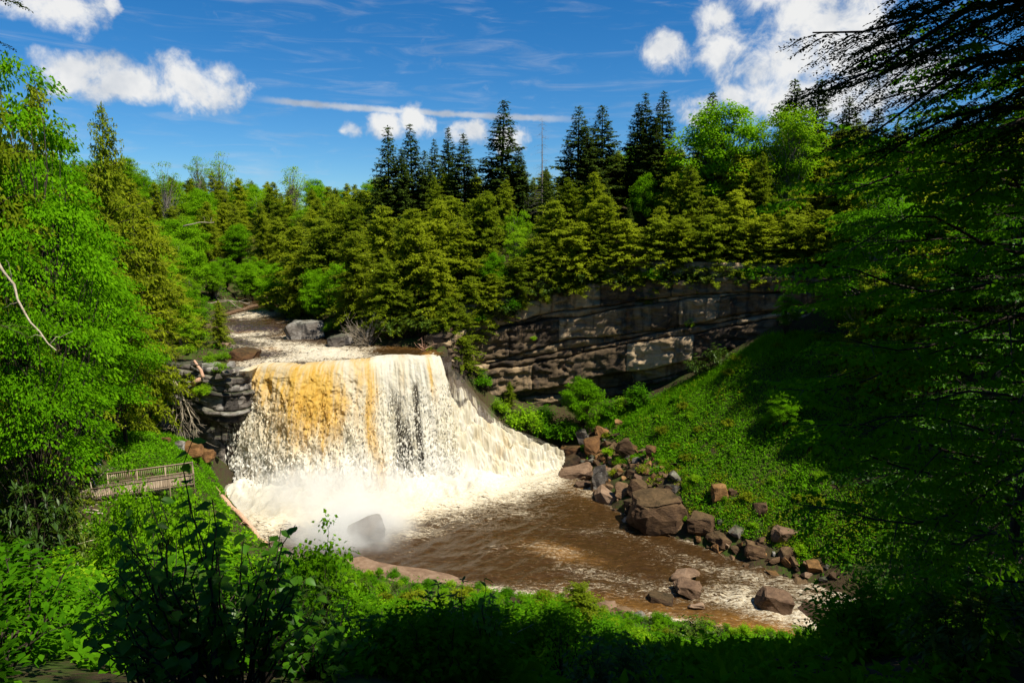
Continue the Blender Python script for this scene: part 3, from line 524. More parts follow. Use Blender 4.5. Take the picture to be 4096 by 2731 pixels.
# ================================================================== cliffs: undulating beds of sandstone, each bed in broken lengths
def polyline(P):
    P = np.array(P, float); s = np.concatenate([[0], np.cumsum(np.hypot(*np.diff(P[:, :2], axis=0).T))]); ss = np.linspace(0, s[-1], 400)
    Q = np.stack([np.interp(ss, s, P[:, k]) for k in range(P.shape[1])], 1); k = 25; pad = np.pad(Q, ((k // 2, k // 2), (0, 0)), 'edge'); Q = np.stack([np.convolve(pad[:, j], np.ones(k) / k, 'valid') for j in range(Q.shape[1])], 1)
    def at(d): d = np.asarray(d, float); return np.stack([np.interp(d, ss, Q[:, j]) for j in range(Q.shape[1])], -1)
    return at, s[-1]
def cliff(name, label, line, beds, mat, seed, lmin, lmax, res=.3, rough=1.0, wob=.05, tilt=0.0):
    """beds: list of (height fraction where the bed starts, how far it stands proud in metres)"""
    at, L = polyline(line); r = random.Random(seed); c0 = at(L / 2); root = thing(name, label, 'cliff', (c0[0], c0[1], c0[2])); root['kind'] = 'structure'; base = np.array(root.location)
    nb = len(beds)
    def edge(k, s):
        f = beds[k][0] if k < nb else 1.04
        a = wob * (perlin(V3(s * .05, k * 2.7 + seed, 0 * s)) + .45 * perlin(V3(s * .17, k * 3.9 + seed, 0 * s))) * (1 if 0 < k < nb else .3)
        q = at(s); return q[..., 2] + (q[..., 3] - q[..., 2]) * (f + a) + tilt * s
    for k in range(nb):
        d = -r.uniform(0, lmin)
        while d < L:
            ln = r.uniform(lmin, lmax); a, b = max(d, 0), min(d + ln, L); d += ln
            if b - a < .8: continue
            ns = max(4, int((b - a) / res)); s = np.linspace(a, b, ns); z0 = edge(k, s); z1 = np.maximum(edge(k + 1, s), z0 + .12); nz = max(4, int(np.max(z1 - z0) / (res * .8)))
            t = np.linspace(0, 1, nz)[None]; S_ = s[:, None] + 0 * t; Zz = z0[:, None] + (z1 - z0)[:, None] * t
            q = at(s); g = np.gradient(q[:, :2], axis=0); g /= np.linalg.norm(g, axis=1)[:, None]; nx, ny = g[:, 1], -g[:, 0]
            p3 = V3(S_ * .22, k * 5.1 + seed, Zz * .3); off = beds[k][1] + rough * (.40 * perlin(p3) + .26 * fbm(V3(S_ * .9, k * 3.3, Zz * 1.3), 5) + .5 * perlin(V3(S_ * .09, seed + k * .7, Zz * .1)))
            # split planes: the face steps back at joints instead of curving
            cell = np.floor(S_ * .6 + 1.3 * perlin(V3(S_ * .2, k + 0 * S_, Zz * .5))); off = off + rough * .75 * perlin(V3(cell * 3.3, k * 7.7, np.floor(Zz / .8 + .5 * perlin(V3(S_ * .3, 0 * S_, 0 * S_))) * 2.1))
            dz = np.minimum(t, 1 - t) * (z1 - z0)[:, None]; off = off - .55 * rough * np.exp(-dz / .10) - (.35 * rough * np.exp(-np.minimum(S_ - a, b - S_) / .2) if b - a > 1 else 0)
            front = np.stack([q[:, 0][:, None] + nx[:, None] * off, q[:, 1][:, None] + ny[:, None] * off, Zz], -1); back = 3.2
            def shift(row): return row + np.stack([-nx * back, -ny * back, 0 * nx], -1)
            mb = MB(); full = np.concatenate([shift(front[:, 0])[:, None], front, shift(front[:, -1])[:, None]], 1) - base; mb.add(full.reshape(-1, 3), grid_faces(ns, nz + 2))
            for e in (0, -1):
                n_ = np.array((nx[e], ny[e], 0)); strip = np.stack([front[e], front[e] - n_ * back], 0) - base; mb.add(strip.reshape(-1, 3), grid_faces(2, nz))
            obj('rock_bed', mb.mesh('rock_bed', mat), root)
    return root
CL = [(-11, 106, 14, 19.5), (-9.6, 109.5, 10, 21.5), (-7.8, 112.6, 5, 23.5), (-6, 114, 3, 24.8), (-2, 115, 3, 26), (4, 116, 3, 28), (10, 116.4, 3, 30.2), (22, 113.6, 7, 31), (32, 109.5, 12, 31), (42, 104.6, 17, 31), (52, 99.5, 22, 31), (64, 93.5, 26, 31.5)]
cliff('sandstone_cliff', 'tall dark sandstone cliff in stacked beds behind the grassy slope', CL, [(-.1, -.7), (.12, .1), (.19, -.2), (.27, 1.3), (.47, 1.0), (.51, .2), (.56, .9), (.74, .25), (.78, .8), (.92, -.1)], M['cliff'], 5, 4, 17, .28, 1.0, .05)
LL = [(-72, 89.6, 10, 18.5), (-62, 90.8, 9, 18.6), (-56, 91.3, 8, 18.5), (-50, 91.6, 7, 18.4), (-45, 91.8, 6, 18.1), (-42, 91.2, 1, 17.8), (-39.8, 91.4, -.5, 17.4), (-38.4, 92.4, -1, 17.2), (-37.6, 95.5, -1, 17.0)]
cliff('ledge_cliff', 'undercut grey rock ledge on the bank beside the falls', LL, [(-.1, .4), (.10, -.5), (.16, -1.5), (.40, -1.8), (.56, -1.2), (.62, .6), (.68, 1.2), (.72, .8), (.80, 1.0), (.84, .4), (.90, .7), (.95, .1)], M['ledge'], 9, 1.2, 4.5, .17, .62, .06)
# ================================================================== plants: mesh builders
def quads(mb, c, d, s, l, w, mi=0, bend=0.0):
    """leaf-shaped quads: base, side, tip, side"""
    l = np.broadcast_to(l, (len(c),))[:, None]; w = np.broadcast_to(w, (len(c),))[:, None]
    n = np.cross(d, s); a = c; m = c + d * l * .45
    v = np.stack([a, m + s * w * .5 + n * w * .12, c + d * l - n * l * bend, m - s * w * .5 + n * w * .12], 1)
    mb.add(v.reshape(-1, 3), np.arange(len(c) * 4).reshape(-1, 4), mi)
def perp(d, r, flat=.5):
    """a side vector for each direction d, turned to lie near level by 'flat'"""
    n = nrm(r.normal(size=d.shape) * (1 - flat) + np.array((0, 0, 1.)) * flat * 2); return nrm(np.cross(n, d))
def conifer(seed, h, rad, nb, kind='hemlock', t0=.06, spacing=.24, spray=.62, bare=0.0, needle_w=.26, pexp=.60, jag=(.35, 1.3)):
    r = np.random.default_rng(seed); tr = MB(); cr = MB()
    lean = r.normal(0, .012, 2) * h; zz = np.linspace(0, 1, 10); tp = np.stack([lean[0] * zz ** 2, lean[1] * zz ** 2, zz * h], 1); tube(tr, tp, .0135 * h * (1 - zz * .95), 6)
    C, Dd, S, Ls = [], [], [], []
    for i in range(nb):
        t = t0 + (1 - t0) * ((i + r.random()) / nb) ** (.92 if kind == 'spruce' else .85); t = min(t, .992)
        if kind == 'spruce': t = round(t * nb / 5.5) / (nb / 5.5) + r.normal(0, .004)
        t = float(np.clip(t, t0, .993)); prof = (1 - t) ** (.85 if kind == 'spruce' else pexp) * min(1, .45 + (t - t0) * 4.0)
        Lb = max(.25, rad * prof * (r.uniform(.62, 1.15) if kind == 'spruce' else r.uniform(*jag))); a = r.uniform(0, 2 * math.pi) if kind != 'spruce' else i * 2.39996 + r.normal(0, .25)
        rise = (.10 + .45 * t) if kind == 'spruce' else (.05 + .55 * t); drp = (.42 - .25 * t) if kind == 'spruce' else (.38 - .1 * t)
        ca, sa = math.cos(a), math.sin(a); base = np.array((np.interp(t, zz, tp[:, 0]), np.interp(t, zz, tp[:, 1]), t * h)); out = np.array((ca, sa, 0)); sid = np.array((-sa, ca, 0))
        def pt(s): return base + out * (s * Lb)[:, None] + np.array((0, 0, 1.)) * (Lb * (rise * s - drp * s * s + (.10 * s ** 4 if kind == 'spruce' else 0)))[:, None]
        s5 = np.linspace(0, 1, 4); tube(tr, pt(s5), .012 * Lb * (1.15 - s5) + .006, 3, cap=False)
        if r.random() < bare: continue
        n = max(4, int(Lb / spacing * 2.1)); s = np.sort(r.uniform(.12 if kind != 'spruce' else .2, 1, n)); p = pt(s)
        sg = np.where(np.arange(n) % 2, 1, -1) * r.uniform(.35, 1.25, n); el = r.normal(-.16 if kind == 'spruce' else -.12, .22 if kind == 'spruce' else .42, n)
        dr = nrm(out * np.cos(sg)[:, None] + sid * np.sin(sg)[:, None] + np.array((0, 0, 1.)) * el[:, None]); l = (spray * (.45 + .75 * (1 - s)) * r.uniform(.7, 1.25, n)) * min(1, .5 + Lb / rad)
        k = 3 if kind == 'hemlock' else 2
        for j in range(k):
            jj = j / k; C.append(p + dr * (l * jj * .8)[:, None] + r.normal(0, .045, (n, 3))); d2 = nrm(dr + r.normal(0, .42 if kind == 'spruce' else .6, (n, 3)) + np.array((0, 0, -.12))); Dd.append(d2); S.append(perp(d2, r, .72)); Ls.append(l * r.uniform(.42, .72, n))
    n = 14; zt = np.linspace(.93, 1.0, n); C.append(np.stack([np.full(n, lean[0]), np.full(n, lean[1]), zt * h], 1)); d2 = nrm(np.stack([r.normal(0, .6, n), r.normal(0, .6, n), np.full(n, .7)], 1)); Dd.append(d2); S.append(perp(d2, r)); Ls.append(np.full(n, .32))
    C = np.concatenate(C); Dd = np.concatenate(Dd); S = np.concatenate(S); Ls = np.concatenate(Ls); quads(cr, C, Dd, S, Ls, Ls * needle_w * 1.7 + .03, 0, .12)
    return tr, cr
def limb(r, a, b, sag=.0, n=6, jit=.05):
    t = np.linspace(0, 1, n)[:, None]; L = np.linalg.norm(b - a); p = a + (b - a) * t + np.array((0, 0, 1.)) * (sag * L * np.sin(np.pi * t)); p[1:-1] += r.normal(0, jit * L, (n - 2, 3)); return p
def broadleaf(seed, h, rad, nclump, nleaf, leaf=.26, crown0=.22, layer=.5, csize=1.15, gap=.0, trunk_r=.016, lw=.62, drop=.0):
    """deciduous tree: trunk, limbs to every clump of leaves, leaf-sized faces"""
    r = np.random.default_rng(seed); tr = MB(); cr = MB(); zz = np.linspace(0, 1, 9); tp = np.stack([.06 * h * np.sin(zz * 2 + seed), .05 * h * np.sin(zz * 2.3 + seed * 2), zz * h * .9], 1) - np.array((.06 * h * math.sin(seed), .05 * h * math.sin(seed * 2), 0)) * (1 - zz)[:, None]
    tube(tr, tp, trunk_r * h * (1 - .9 * zz), 7); C, Dd, S, Ls = [], [], [], []
    hc = h * (1 - crown0) / 2; mid = h * crown0 + hc
    for i in range(nclump):
        d = nrm(r.normal(size=3)[None])[0]; q = r.random() ** .42; lump = 1 + .28 * float(perlin(d * 1.7 + seed * 9.1)) ; e = np.array((d[0] * rad * q * lump, d[1] * rad * q * lump, mid + d[2] * hc * q * lump))
        e[:2] *= 1 - .35 * max(0, d[2]) ** 2
        t = np.clip((e[2] - h * .12) / (h * .9) - .12 - .2 * q, .1, .97); a = np.array([np.interp(t, zz, tp[:, k]) for k in range(3)]); pl = limb(r, a, e, .05, 5, .04)
        tube(tr, pl, np.linspace(.010, .002, 5) * h * .45, 4, cap=False)
        if r.random() < gap: continue
        n = int(nleaf * r.uniform(.6, 1.4)); cs = csize * r.uniform(.7, 1.35); off = r.normal(size=(n, 3)); off = off / np.linalg.norm(off, axis=1)[:, None] * (r.random(n) ** .5)[:, None] * cs; off[:, 2] *= layer
        hd = nrm(np.array((e[0], e[1], 0))[None])[0]; off[:, 2] -= drop * (off @ hd)
        c = e + off; rd = nrm(off * np.array((1, 1, .3)) + hd * .5 * cs + r.normal(0, .35, (n, 3))); rd[:, 2] -= .25; rd = nrm(rd); C.append(c); Dd.append(rd); S.append(perp(rd, r, .55)); Ls.append(leaf * r.uniform(.65, 1.3, n))
    C = np.concatenate(C); Dd = np.concatenate(Dd); S = np.concatenate(S); Ls = np.concatenate(Ls); quads(cr, C, Dd, S, Ls, Ls * lw, 0, .1); return tr, cr
def snag(seed, h, nb=60):
    r = np.random.default_rng(seed); tr = MB(); br = MB(); zz = np.linspace(0, 1, 8); tube(tr, np.stack([.1 * np.sin(zz * 3), 0 * zz, zz * h], 1), .012 * h * (1 - zz * .92), 6)
    for i in range(nb):
        t = r.uniform(.25, .99); a = r.uniform(0, 6.28); L = h * .13 * (1.15 - t) * r.uniform(.5, 1.3) + .3; b0 = np.array((0, 0, t * h)); s = np.linspace(0, 1, 5)
        p = b0 + np.array((math.cos(a), math.sin(a), 0)) * (s * L)[:, None] + np.array((0, 0, 1.)) * (L * (.15 * s - .45 * s * s))[:, None]; tube(br, p, .02 * (1.1 - s), 3, cap=False)
        for k in range(4):
            q = p[2 + k % 3]; tube(br, np.array([q, q + nrm(r.normal(size=3) * np.array((1, 1, .5)))[...] * L * .25]), .008, 3, cap=False)
    return tr, br
def bush(seed, h, rad, nstem, nleaf, leaf, lw=.5, whorl=False, up=.55):
    r = np.random.default_rng(seed); st = MB(); lf = MB(); C, Dd, S, Ls = [], [], [], []
    for i in range(nstem):
        a = r.uniform(0, 6.28); q = r.random() ** .6; tip = np.array((math.cos(a) * rad * q, math.sin(a) * rad * q, h * (1 - .45 * q * q) * r.uniform(.55, 1.08))); p = limb(r, np.array((math.cos(a), math.sin(a), 0)) * .12 * rad, tip, .08, 6, .035)
        tube(st, p, np.linspace(.014, .004, 6) * (h / 2 + .3), 4, cap=False)
        n = int(nleaf * r.uniform(.7, 1.3)); s = r.uniform(.25, 1, n) ** .7
        if whorl: s = np.minimum(np.round(s * 4) / 4 + r.normal(0, .015, n), 1)
        c = np.stack([np.interp(s, np.linspace(0, 1, 6), p[:, k]) for k in range(3)], 1); ax = nrm(tip[None])[0]; d = r.normal(size=(n, 3)); d = nrm(d - ax * (d @ ax)[:, None]); d = nrm(d + ax * up * r.uniform(0, 1, n)[:, None] + np.array((0, 0, .12)))
        sp = (.02 if whorl else .16) * h; c = c + d * (sp * r.random(n))[:, None]; C.append(c); Dd.append(d); S.append(perp(d, r, .8)); Ls.append(leaf * r.uniform(.6, 1.25, n))
    C = np.concatenate(C); Dd = np.concatenate(Dd); S = np.concatenate(S); Ls = np.concatenate(Ls); quads(lf, C, Dd, S, Ls, Ls * lw, 0, .14); return st, lf

def variants(gen, n, bark, leafm, names=('trunk', 'crown')):
    out = []
    for k in range(n):
        a, b = gen(k); out.append((a.mesh(names[0], M[bark]), b.mesh(names[1], M[leafm]), names))
    return out
LIB = {}
LIB['hemlock'] = variants(lambda k: conifer(100 + k, 18, 5.4, 270, 'hemlock', spray=.8, spacing=.26), 3, 'bark', 'hemlock') + variants(lambda k: conifer(140 + k, 18, 4.9, 210, 'hemlock', spray=1.0, spacing=.28, pexp=.42, jag=(.25, 1.45), t0=.02), 4, 'bark', 'hemlock') + variants(lambda k: conifer(150 + k, 18, 5.0, 220, 'hemlock', spray=1.05, spacing=.28, pexp=.5, jag=(.25, 1.5), t0=.02), 3, 'bark', 'hemlock2')
LIB['hemlock'] = [LIB['hemlock'][i] for i in (0, 7, 3, 8, 4, 1, 9, 5, 7, 6, 2, 8)]
LIB['spruce'] = variants(lambda k: conifer(200 + k, 20, 4.3, 200, 'spruce', spray=.95, spacing=.17, bare=.05, needle_w=.32), 4, 'bark', 'spruce')
LIB['maple'] = variants(lambda k: broadleaf(300 + k, 15, 5.2, 150, 110, .34, .2, .6, 1.25, .03), 3, 'bark', 'maple')
LIB['lime'] = variants(lambda k: broadleaf(340 + k, 15, 5.0, 130, 100, .34, .3, .55, 1.2, .12), 3, 'greybark', 'lime')
LIB['thin'] = variants(lambda k: broadleaf(360 + k, 17, 4.2, 60, 34, .34, .5, .6, 1.1, .15), 2, 'greybark', 'lime')
LIB['beech'] = variants(lambda k: broadleaf(380 + k, 16, 5.4, 125, 185, .24, .24, .20, 1.5, .0, drop=.28, trunk_r=.012), 2, 'bark', 'beech')
LIB['darkbeech'] = variants(lambda k: broadleaf(390 + k, 16, 5.4, 130, 170, .24, .08, .24, 1.5, .03, drop=.25), 2, 'greybark', 'shrub')  # beech copy with darker leaves: shade is put into the colour
LIB['tallhem'] = variants(lambda k: conifer(120 + k, 24, 5.6, 230, 'hemlock', t0=.34, spray=.9, spacing=.26), 2, 'bark', 'hemlock')
LIB['shrub'] = variants(lambda k: bush(400 + k, 2.2, 1.35, 46, 40, .20, .55), 4, 'bark', 'shrub', ('stem', 'foliage'))
LIB['limeshrub'] = variants(lambda k: bush(430 + k, 2.2, 1.35, 46, 40, .19, .55), 3, 'bark', 'lime', ('stem', 'foliage'))
LIB['rhodo'] = variants(lambda k: bush(460 + k, 2.4, 1.6, 40, 40, .24, .30, True, .3), 3, 'bark', 'rhodo', ('stem', 'foliage'))
LIB['yellow'] = variants(lambda k: bush(490 + k, 1.0, .9, 30, 34, .15, .5), 2, 'bark', 'yellowish', ('stem', 'foliage'))
CNT = {}
def plant(kind, x, y, h, label, cat, name, group=None, z=None, rz=None, wide=1.0, seed=None, tilt=(0, 0), var=None):
    base = {'hemlock': 18, 'spruce': 20, 'maple': 15, 'lime': 15, 'thin': 17, 'beech': 16, 'darkbeech': 16, 'tallhem': 24, 'shrub': 2.2, 'limeshrub': 2.2, 'rhodo': 2.4, 'yellow': 1.0}[kind]
    k = CNT.get(kind, 0); CNT[kind] = k + 1; v = LIB[kind][(k if var is None else var) % len(LIB[kind])]
    root = thing(name, label, cat, (x, y, (T(x, y) if z is None else z) - .15), (k * 2.39996 % 6.283) if rz is None else rz, group)
    s = h / base; root.scale = (s * wide, s * wide, s); root.rotation_euler[0] = tilt[0]; root.rotation_euler[1] = tilt[1]
    obj(v[2][0], v[0], root); obj(v[2][1], v[1], root); return root
def project(p):
    d = np.asarray(p, float) - CAM; z = d[..., 1] * math.cos(PITCH) - d[..., 2] * math.sin(PITCH)
    return 512 + FPX * d[..., 0] / z, 341 - FPX * (d[..., 1] * math.sin(PITCH) + d[..., 2] * math.cos(PITCH)) / z
def height_for(x, y, v):
    """height that brings a plant standing at x, y up to picture row v"""
    b = (341 - v) / FPX; dy = math.cos(PITCH) + b * math.sin(PITCH); dz = -math.sin(PITCH) + b * math.cos(PITCH); return CAM[2] + dz / dy * y - T(x, y)
def at_column(u, v, y): p = atY(u, v, y); return p[0], y
def scatter(n, region, spacing, seed, test, tries=60):
    r = random.Random(seed); pts = []; x0, x1, y0, y1 = region
    for _ in range(n * tries):
        if len(pts) >= n: break
        x, y = r.uniform(x0, x1), r.uniform(y0, y1); sp = spacing(x, y) if callable(spacing) else spacing
        if any((x - a) ** 2 + (y - b) ** 2 < sp * sp for a, b in pts): continue
        if test(x, y): pts.append((x, y))
    return pts
def in_frame(x, y, m=40):
    u, v = project((x, y, T(x, y) + 5)); return -m < u < 1024 + m
r0 = random.Random(11)
# ---- skyline spruces on the hill above the cliff: top pixel, depth, own width
SP = [(387, 126, 146, 1.15), (411, 123, 148, 1.1), (435, 139, 150, .9), (448, 127, 156, .9), (464, 133, 146, 1.15), (501, 101, 140, 1.35), (579, 105, 138, 1.35), (603, 105, 139, 1.4), (638, 103, 140, 1.1), (649, 92, 138, .95), (663, 92, 137, 1.15), (712, 92, 142, 1.2), (797, 79, 132, 1.3), (816, 80, 128, 1.2), (853, 96, 126, 1.2), (425, 150, 145, 1.0), (400, 148, 144, 1.0), (590, 125, 135, 1.2), (655, 118, 134, 1.2), (518, 146, 139, 1.1), (880, 108, 122, 1.2)]
names_sp = {5: 'tallest dark spruce with a pointed top standing clear against the sky', 12: 'dark spire spruce poking above a light green maple on the hill', 11: 'dark spruce rising directly behind the round green maple'}
for i, (u, v, y, wd) in enumerate(SP):
    x, y = at_column(u, v, y); h = max(9, height_for(x, y, v))
    plant('spruce', x, y, h, names_sp.get(i, 'dark pointed spruce on the skyline above the sandstone cliff'), 'spruce', 'spruce_tree', None if i in names_sp else 'skyline spruces', wide=wd * 1.45 * (20 / h) ** .5)
x, y = at_column(542, 114, 132); h = height_for(x, y, 116); tr, br = snag(5, h, 110)
t_ = thing('dead_tree', 'bare grey dead conifer standing among the green trees above the cliff', 'dead tree', (x, y, T(x, y) - .2)); obj('trunk', tr.mesh('trunk', M['greybark']), t_); obj('branches', br.mesh('branches', M['greybark']), t_)
x, y = at_column(722, 108, 126); plant('maple', x, y, height_for(x, y, 101), 'round bright green maple crown among dark spruces on the hill', 'maple', 'maple_tree', wide=1.0, var=0)
x, y = at_column(790, 128, 122); plant('lime', x, y, height_for(x, y, 100), 'light green tree between two spire spruces on the hill', 'tree', 'broadleaf_tree', wide=.8)
# ---- hillside of hemlocks between the upper river and the cliff rim
CU = [0, 130, 140, 360, 372, 430, 470, 520, 560, 600, 660, 690, 760, 830, 900, 1024, 1100]; CV = [60, 100, 178, 178, 168, 172, 172, 165, 168, 140, 140, 150, 145, 120, 118, 120, 120]
def canopy(u): return float(np.interp(u, CU, CV))
def hill_ok(x, y):
    if y < rim(x) + 1.2 or river_d(x, y) > -2.2: return False
    return in_frame(x, y) and x > -47 + (y - 145) * -.25
pts = scatter(210, (-52, 118, 100, 178), lambda x, y: 3.3 if y - rim(x) < 14 else 5.2, 21, hill_ok)
for (x, y) in pts:
    d = y - rim(x); u, _ = project((x, y, T(x, y) + 10)); k = r0.random(); hmax = height_for(x, y, canopy(u) + r0.uniform(0, 14)); h = min(r0.uniform(9, 20) if d > 7 else r0.uniform(6, 13), hmax)
    if h < 4: continue
    if x < -12 and d < 12: h = min(h, r0.uniform(6, 10))
    if k < .74: zone = 'on the bank beside the upper river' if river_d(x, y) > -9 else ('in the front rank above the side cascade' if d < 8 and x < 0 else ('in the front rank behind the cliff rim' if d < 8 else ('on the middle slope above the cliff' if d < 20 else 'high on the slope under the skyline spruces'))); size = 'low' if h < 8 else ('medium' if h < 13 else 'tall'); plant('hemlock', x, y, h, size + ' olive green hemlock ' + zone, 'hemlock', 'hemlock_tree', 'hillside hemlocks ' + zone + ' ' + size, wide=r0.uniform(.85, 1.6) * (1.2 if h < 10 else 1), tilt=(r0.gauss(0, .04), r0.gauss(0, .04)))
    elif k < .87: plant('spruce', x, y, h * 1.05, 'dark spruce among the olive hemlocks of the hillside', 'spruce', 'spruce_tree', 'hillside spruces', wide=1.2)
    else: plant('maple' if k < .95 else 'lime', x, y, min(h, 11), 'bright green broadleaf tree among hillside hemlocks', 'tree', 'broadleaf_tree', 'hillside broadleaf trees', wide=.8)
# ---- far left hills and the left bank of the upper river
def left_ok(x, y):
    if y < rim(x) + 1.5 or river_d(x, y) > -2.5: return False
    u, v = project((x, y, T(x, y) + 8)); return -30 < u < 385 and x < -44 - (y - 100) * .05
pts = scatter(270, (-200, -40, 92, 270), lambda x, y: 3.8 if y < 150 else 5.4, 22, left_ok, 120)
for (x, y) in pts:
    u, _ = project((x, y, T(x, y) + 10)); hmax = height_for(x, y, canopy(u) - 4 + r0.uniform(-6, 14)); k = r0.random(); near = y < 150; d = -river_d(x, y)
    h = min(r0.uniform(11, 17) if d > 7 else r0.uniform(5, 9), hmax)
    if h < 4: continue
    if near and k < .42: plant('hemlock', x, y, h * 1.05, 'olive hemlock on the bank left of the upper river', 'hemlock', 'hemlock_tree', 'left bank hemlocks', wide=1.15)
    elif k < .50 and not near: plant('hemlock', x, y, h, 'hemlock among pale green trees on the far hill', 'hemlock', 'hemlock_tree', 'far hill hemlocks')
    elif k < .78: plant('maple', x, y, h, ('bright green maple close to the left bank of the upper river' if d < 16 else ('bright green maple on the near wooded hill upstream' if near else 'bright green maple on the far hill below the skyline')), 'maple', 'maple_tree', 'upstream maples ' + ('bank' if d < 16 else ('near' if near else 'far')))
    else: plant('lime', x, y, h, ('yellow green spring tree close to the left bank of the upper river' if d < 16 else ('yellow green spring tree on the near wooded hill upstream' if near else 'yellow green spring tree on the far hill below the skyline')), 'tree', 'broadleaf_tree', 'spring trees upstream ' + ('bank' if d < 16 else ('near' if near else 'far')))
for (u, v, y) in [(163, 146, 205), (197, 154, 240), (219, 148, 235), (294, 160, 230)]:
    x, y = at_column(u, v, y); plant('thin', x, y, min(24, height_for(x, y, v)), 'thin open-crowned tree sticking up above the far wooded skyline', 'tree', 'broadleaf_tree', 'thin skyline trees', wide=.8)
for (u, v, y, lb) in [(258, 162, 190, 'brownish hemlock spire rising from the far pale green woods'), (335, 172, 185, 'small dark conifer on the low skyline beside the tall spruces')]:
    x, y = at_column(u, v, y); plant('hemlock', x, y, min(20, height_for(x, y, v)), lb, 'hemlock', 'hemlock_tree', wide=.7)
for (u, v, y) in [(226, 290, 172), (244, 286, 178), (262, 284, 176), (280, 282, 170), (212, 296, 162), (252, 296, 168)]:
    x, y = at_column(u, v, y); plant('maple', x, y, r0.uniform(8, 11), 'bright maple closing the far bend of the upper river', 'maple', 'maple_tree', 'river bend maples', wide=1.1, z=max(T(x, y), 20.2))
# bright bushes and maples right at the upper river banks
for (u, v, y, k, h, lb) in [(270, 285, 150, 'maple', 9, 'bright maple leaning over the upper river log'), (285, 290, 146, 'limeshrub', 4, 'pale green bush at the far bend of the upper river'), (196, 330, 108, 'limeshrub', 3.6, 'round yellow green bush on the left bank above the ledge'), (184, 338, 101, 'shrub', 3.2, 'dark leafy bush on top of the undercut ledge'), (222, 352, 98, 'limeshrub', 1.6, 'low green bush on the tan rock shelf by the lip'), (332, 330, 119, 'limeshrub', 2.5, 'green bush beside the grey slab at the river edge'), (345, 318, 121, 'hemlock', 7.5, 'rounded hemlock beside the grey slab of the river bank'), (318, 300, 128, 'maple', 8, 'light green maple above the grey river rock'), (373, 322, 113, 'limeshrub', 2.3, 'light bush beneath the two leaning dead trunks'), (390, 328, 112.5, 'rhodo', 4.2, 'wide rhododendron overhanging the smooth brown pool'), (408, 330, 112, 'rhodo', 3.6, 'rounded rhododendron above the lip of the falls'), (425, 325, 111, 'rhodo', 5.0, 'tall olive rhododendron at the right end of the lip'), (380, 290, 117, 'rhodo', 4.5, 'yellowish rhododendron over the dark root hollow'), (352, 300, 120, 'rhodo', 4, 'rhododendron behind the leaning dead trunks'), (447, 345, 110.0, 'hemlock', 12, 'bushy hemlock overhanging the dark gap right of the falls'), (463, 352, 111.5, 'hemlock', 12.5, 'olive hemlock hanging over the edge of the pale cliff end'), (437, 305, 113, 'hemlock', 13, 'dense hemlock above the right end of the falls'), (474, 318, 113.8, 'hemlock', 11, 'hemlock at the left end of the sandstone cliff')]:
    x, y = at_column(u, v, y); nm = {'maple': 'maple_tree', 'limeshrub': 'leafy_bush', 'shrub': 'leafy_bush', 'hemlock': 'hemlock_tree', 'rhodo': 'rhododendron'}[k]
    plant(k, x, y, h, lb, nm.split('_')[-1] if k != 'rhodo' else 'rhododendron', nm, wide=1.3 if k in ('rhodo', 'hemlock') else 1.1, z=(float(atY(u, v, y)[2]) - h * .35) if (k == 'hemlock' and u > 440) else None)
# ---- trees on the rim of the cliff, leaning over its face
for (u, y, h) in [(492, 115.6, 9), (515, 116.6, 10), (545, 117.4, 11), (575, 117.2, 12), (596, 117, 11), (622, 116.2, 12), (650, 115.4, 12), (680, 113.5, 12), (706, 112.4, 12), (732, 111, 12), (758, 110, 12), (785, 108, 12), (812, 105, 13), (838, 102, 12)]:
    x = (u - 512) / FPX * y * 1.01; plant('hemlock', x, y - .7, h, 'hemlock on the very rim of the sandstone cliff, boughs hanging over', 'hemlock', 'rim_hemlock', 'hemlocks along the cliff rim', wide=1.6, z=HIGH(x, y + 1.0) - 3.6)
for (u, v, y, h) in [(560, 286, 115.4, 4.2), (648, 300, 113.5, 3.6), (667, 292, 112.8, 3.8), (598, 275, 116, 3.2)]:
    p = atY(u, v, y); plant('hemlock', p[0], p[1], h, 'small hemlock rooted on a ledge of the cliff face', 'hemlock', 'hemlock_tree', 'ledge hemlocks', z=p[2] - .6, wide=1.7)
for (u, v, y, h, k) in [(690, 324, 110.2, 1.9, 'limeshrub'), (534, 337, 114.5, 1.0, 'limeshrub'), (518, 300, 114.5, 1.1, 'limeshrub'), (506, 304, 114.5, 1.0, 'limeshrub')]:
    p = atY(u, v, y); plant(k, p[0], p[1], h, 'small bright plant growing from a crack in the cliff', 'plant', 'ledge_plant', 'cliff crack plants', z=p[2] - .5)
for i in range(30):
    u = 478 + i * 11.5 + r0.uniform(-3, 3); yc = float(np.interp(u, [470, 590, 700, 780, 840], [113.6, 115.4, 110.6, 106.4, 102])); x = (u - 512) / FPX * yc
    plant(r0.choice(['rhodo', 'rhodo', 'shrub', 'hemlock']), x, yc + r0.uniform(-.2, .5), r0.uniform(2.2, 3.8), 'evergreen bush overhanging the top edge of the cliff', 'bush', 'overhanging_bush', 'bushes along the cliff top', z=float(HIGH(x, yc + 1)) - r0.uniform(1.0, 2.6), wide=1.4)
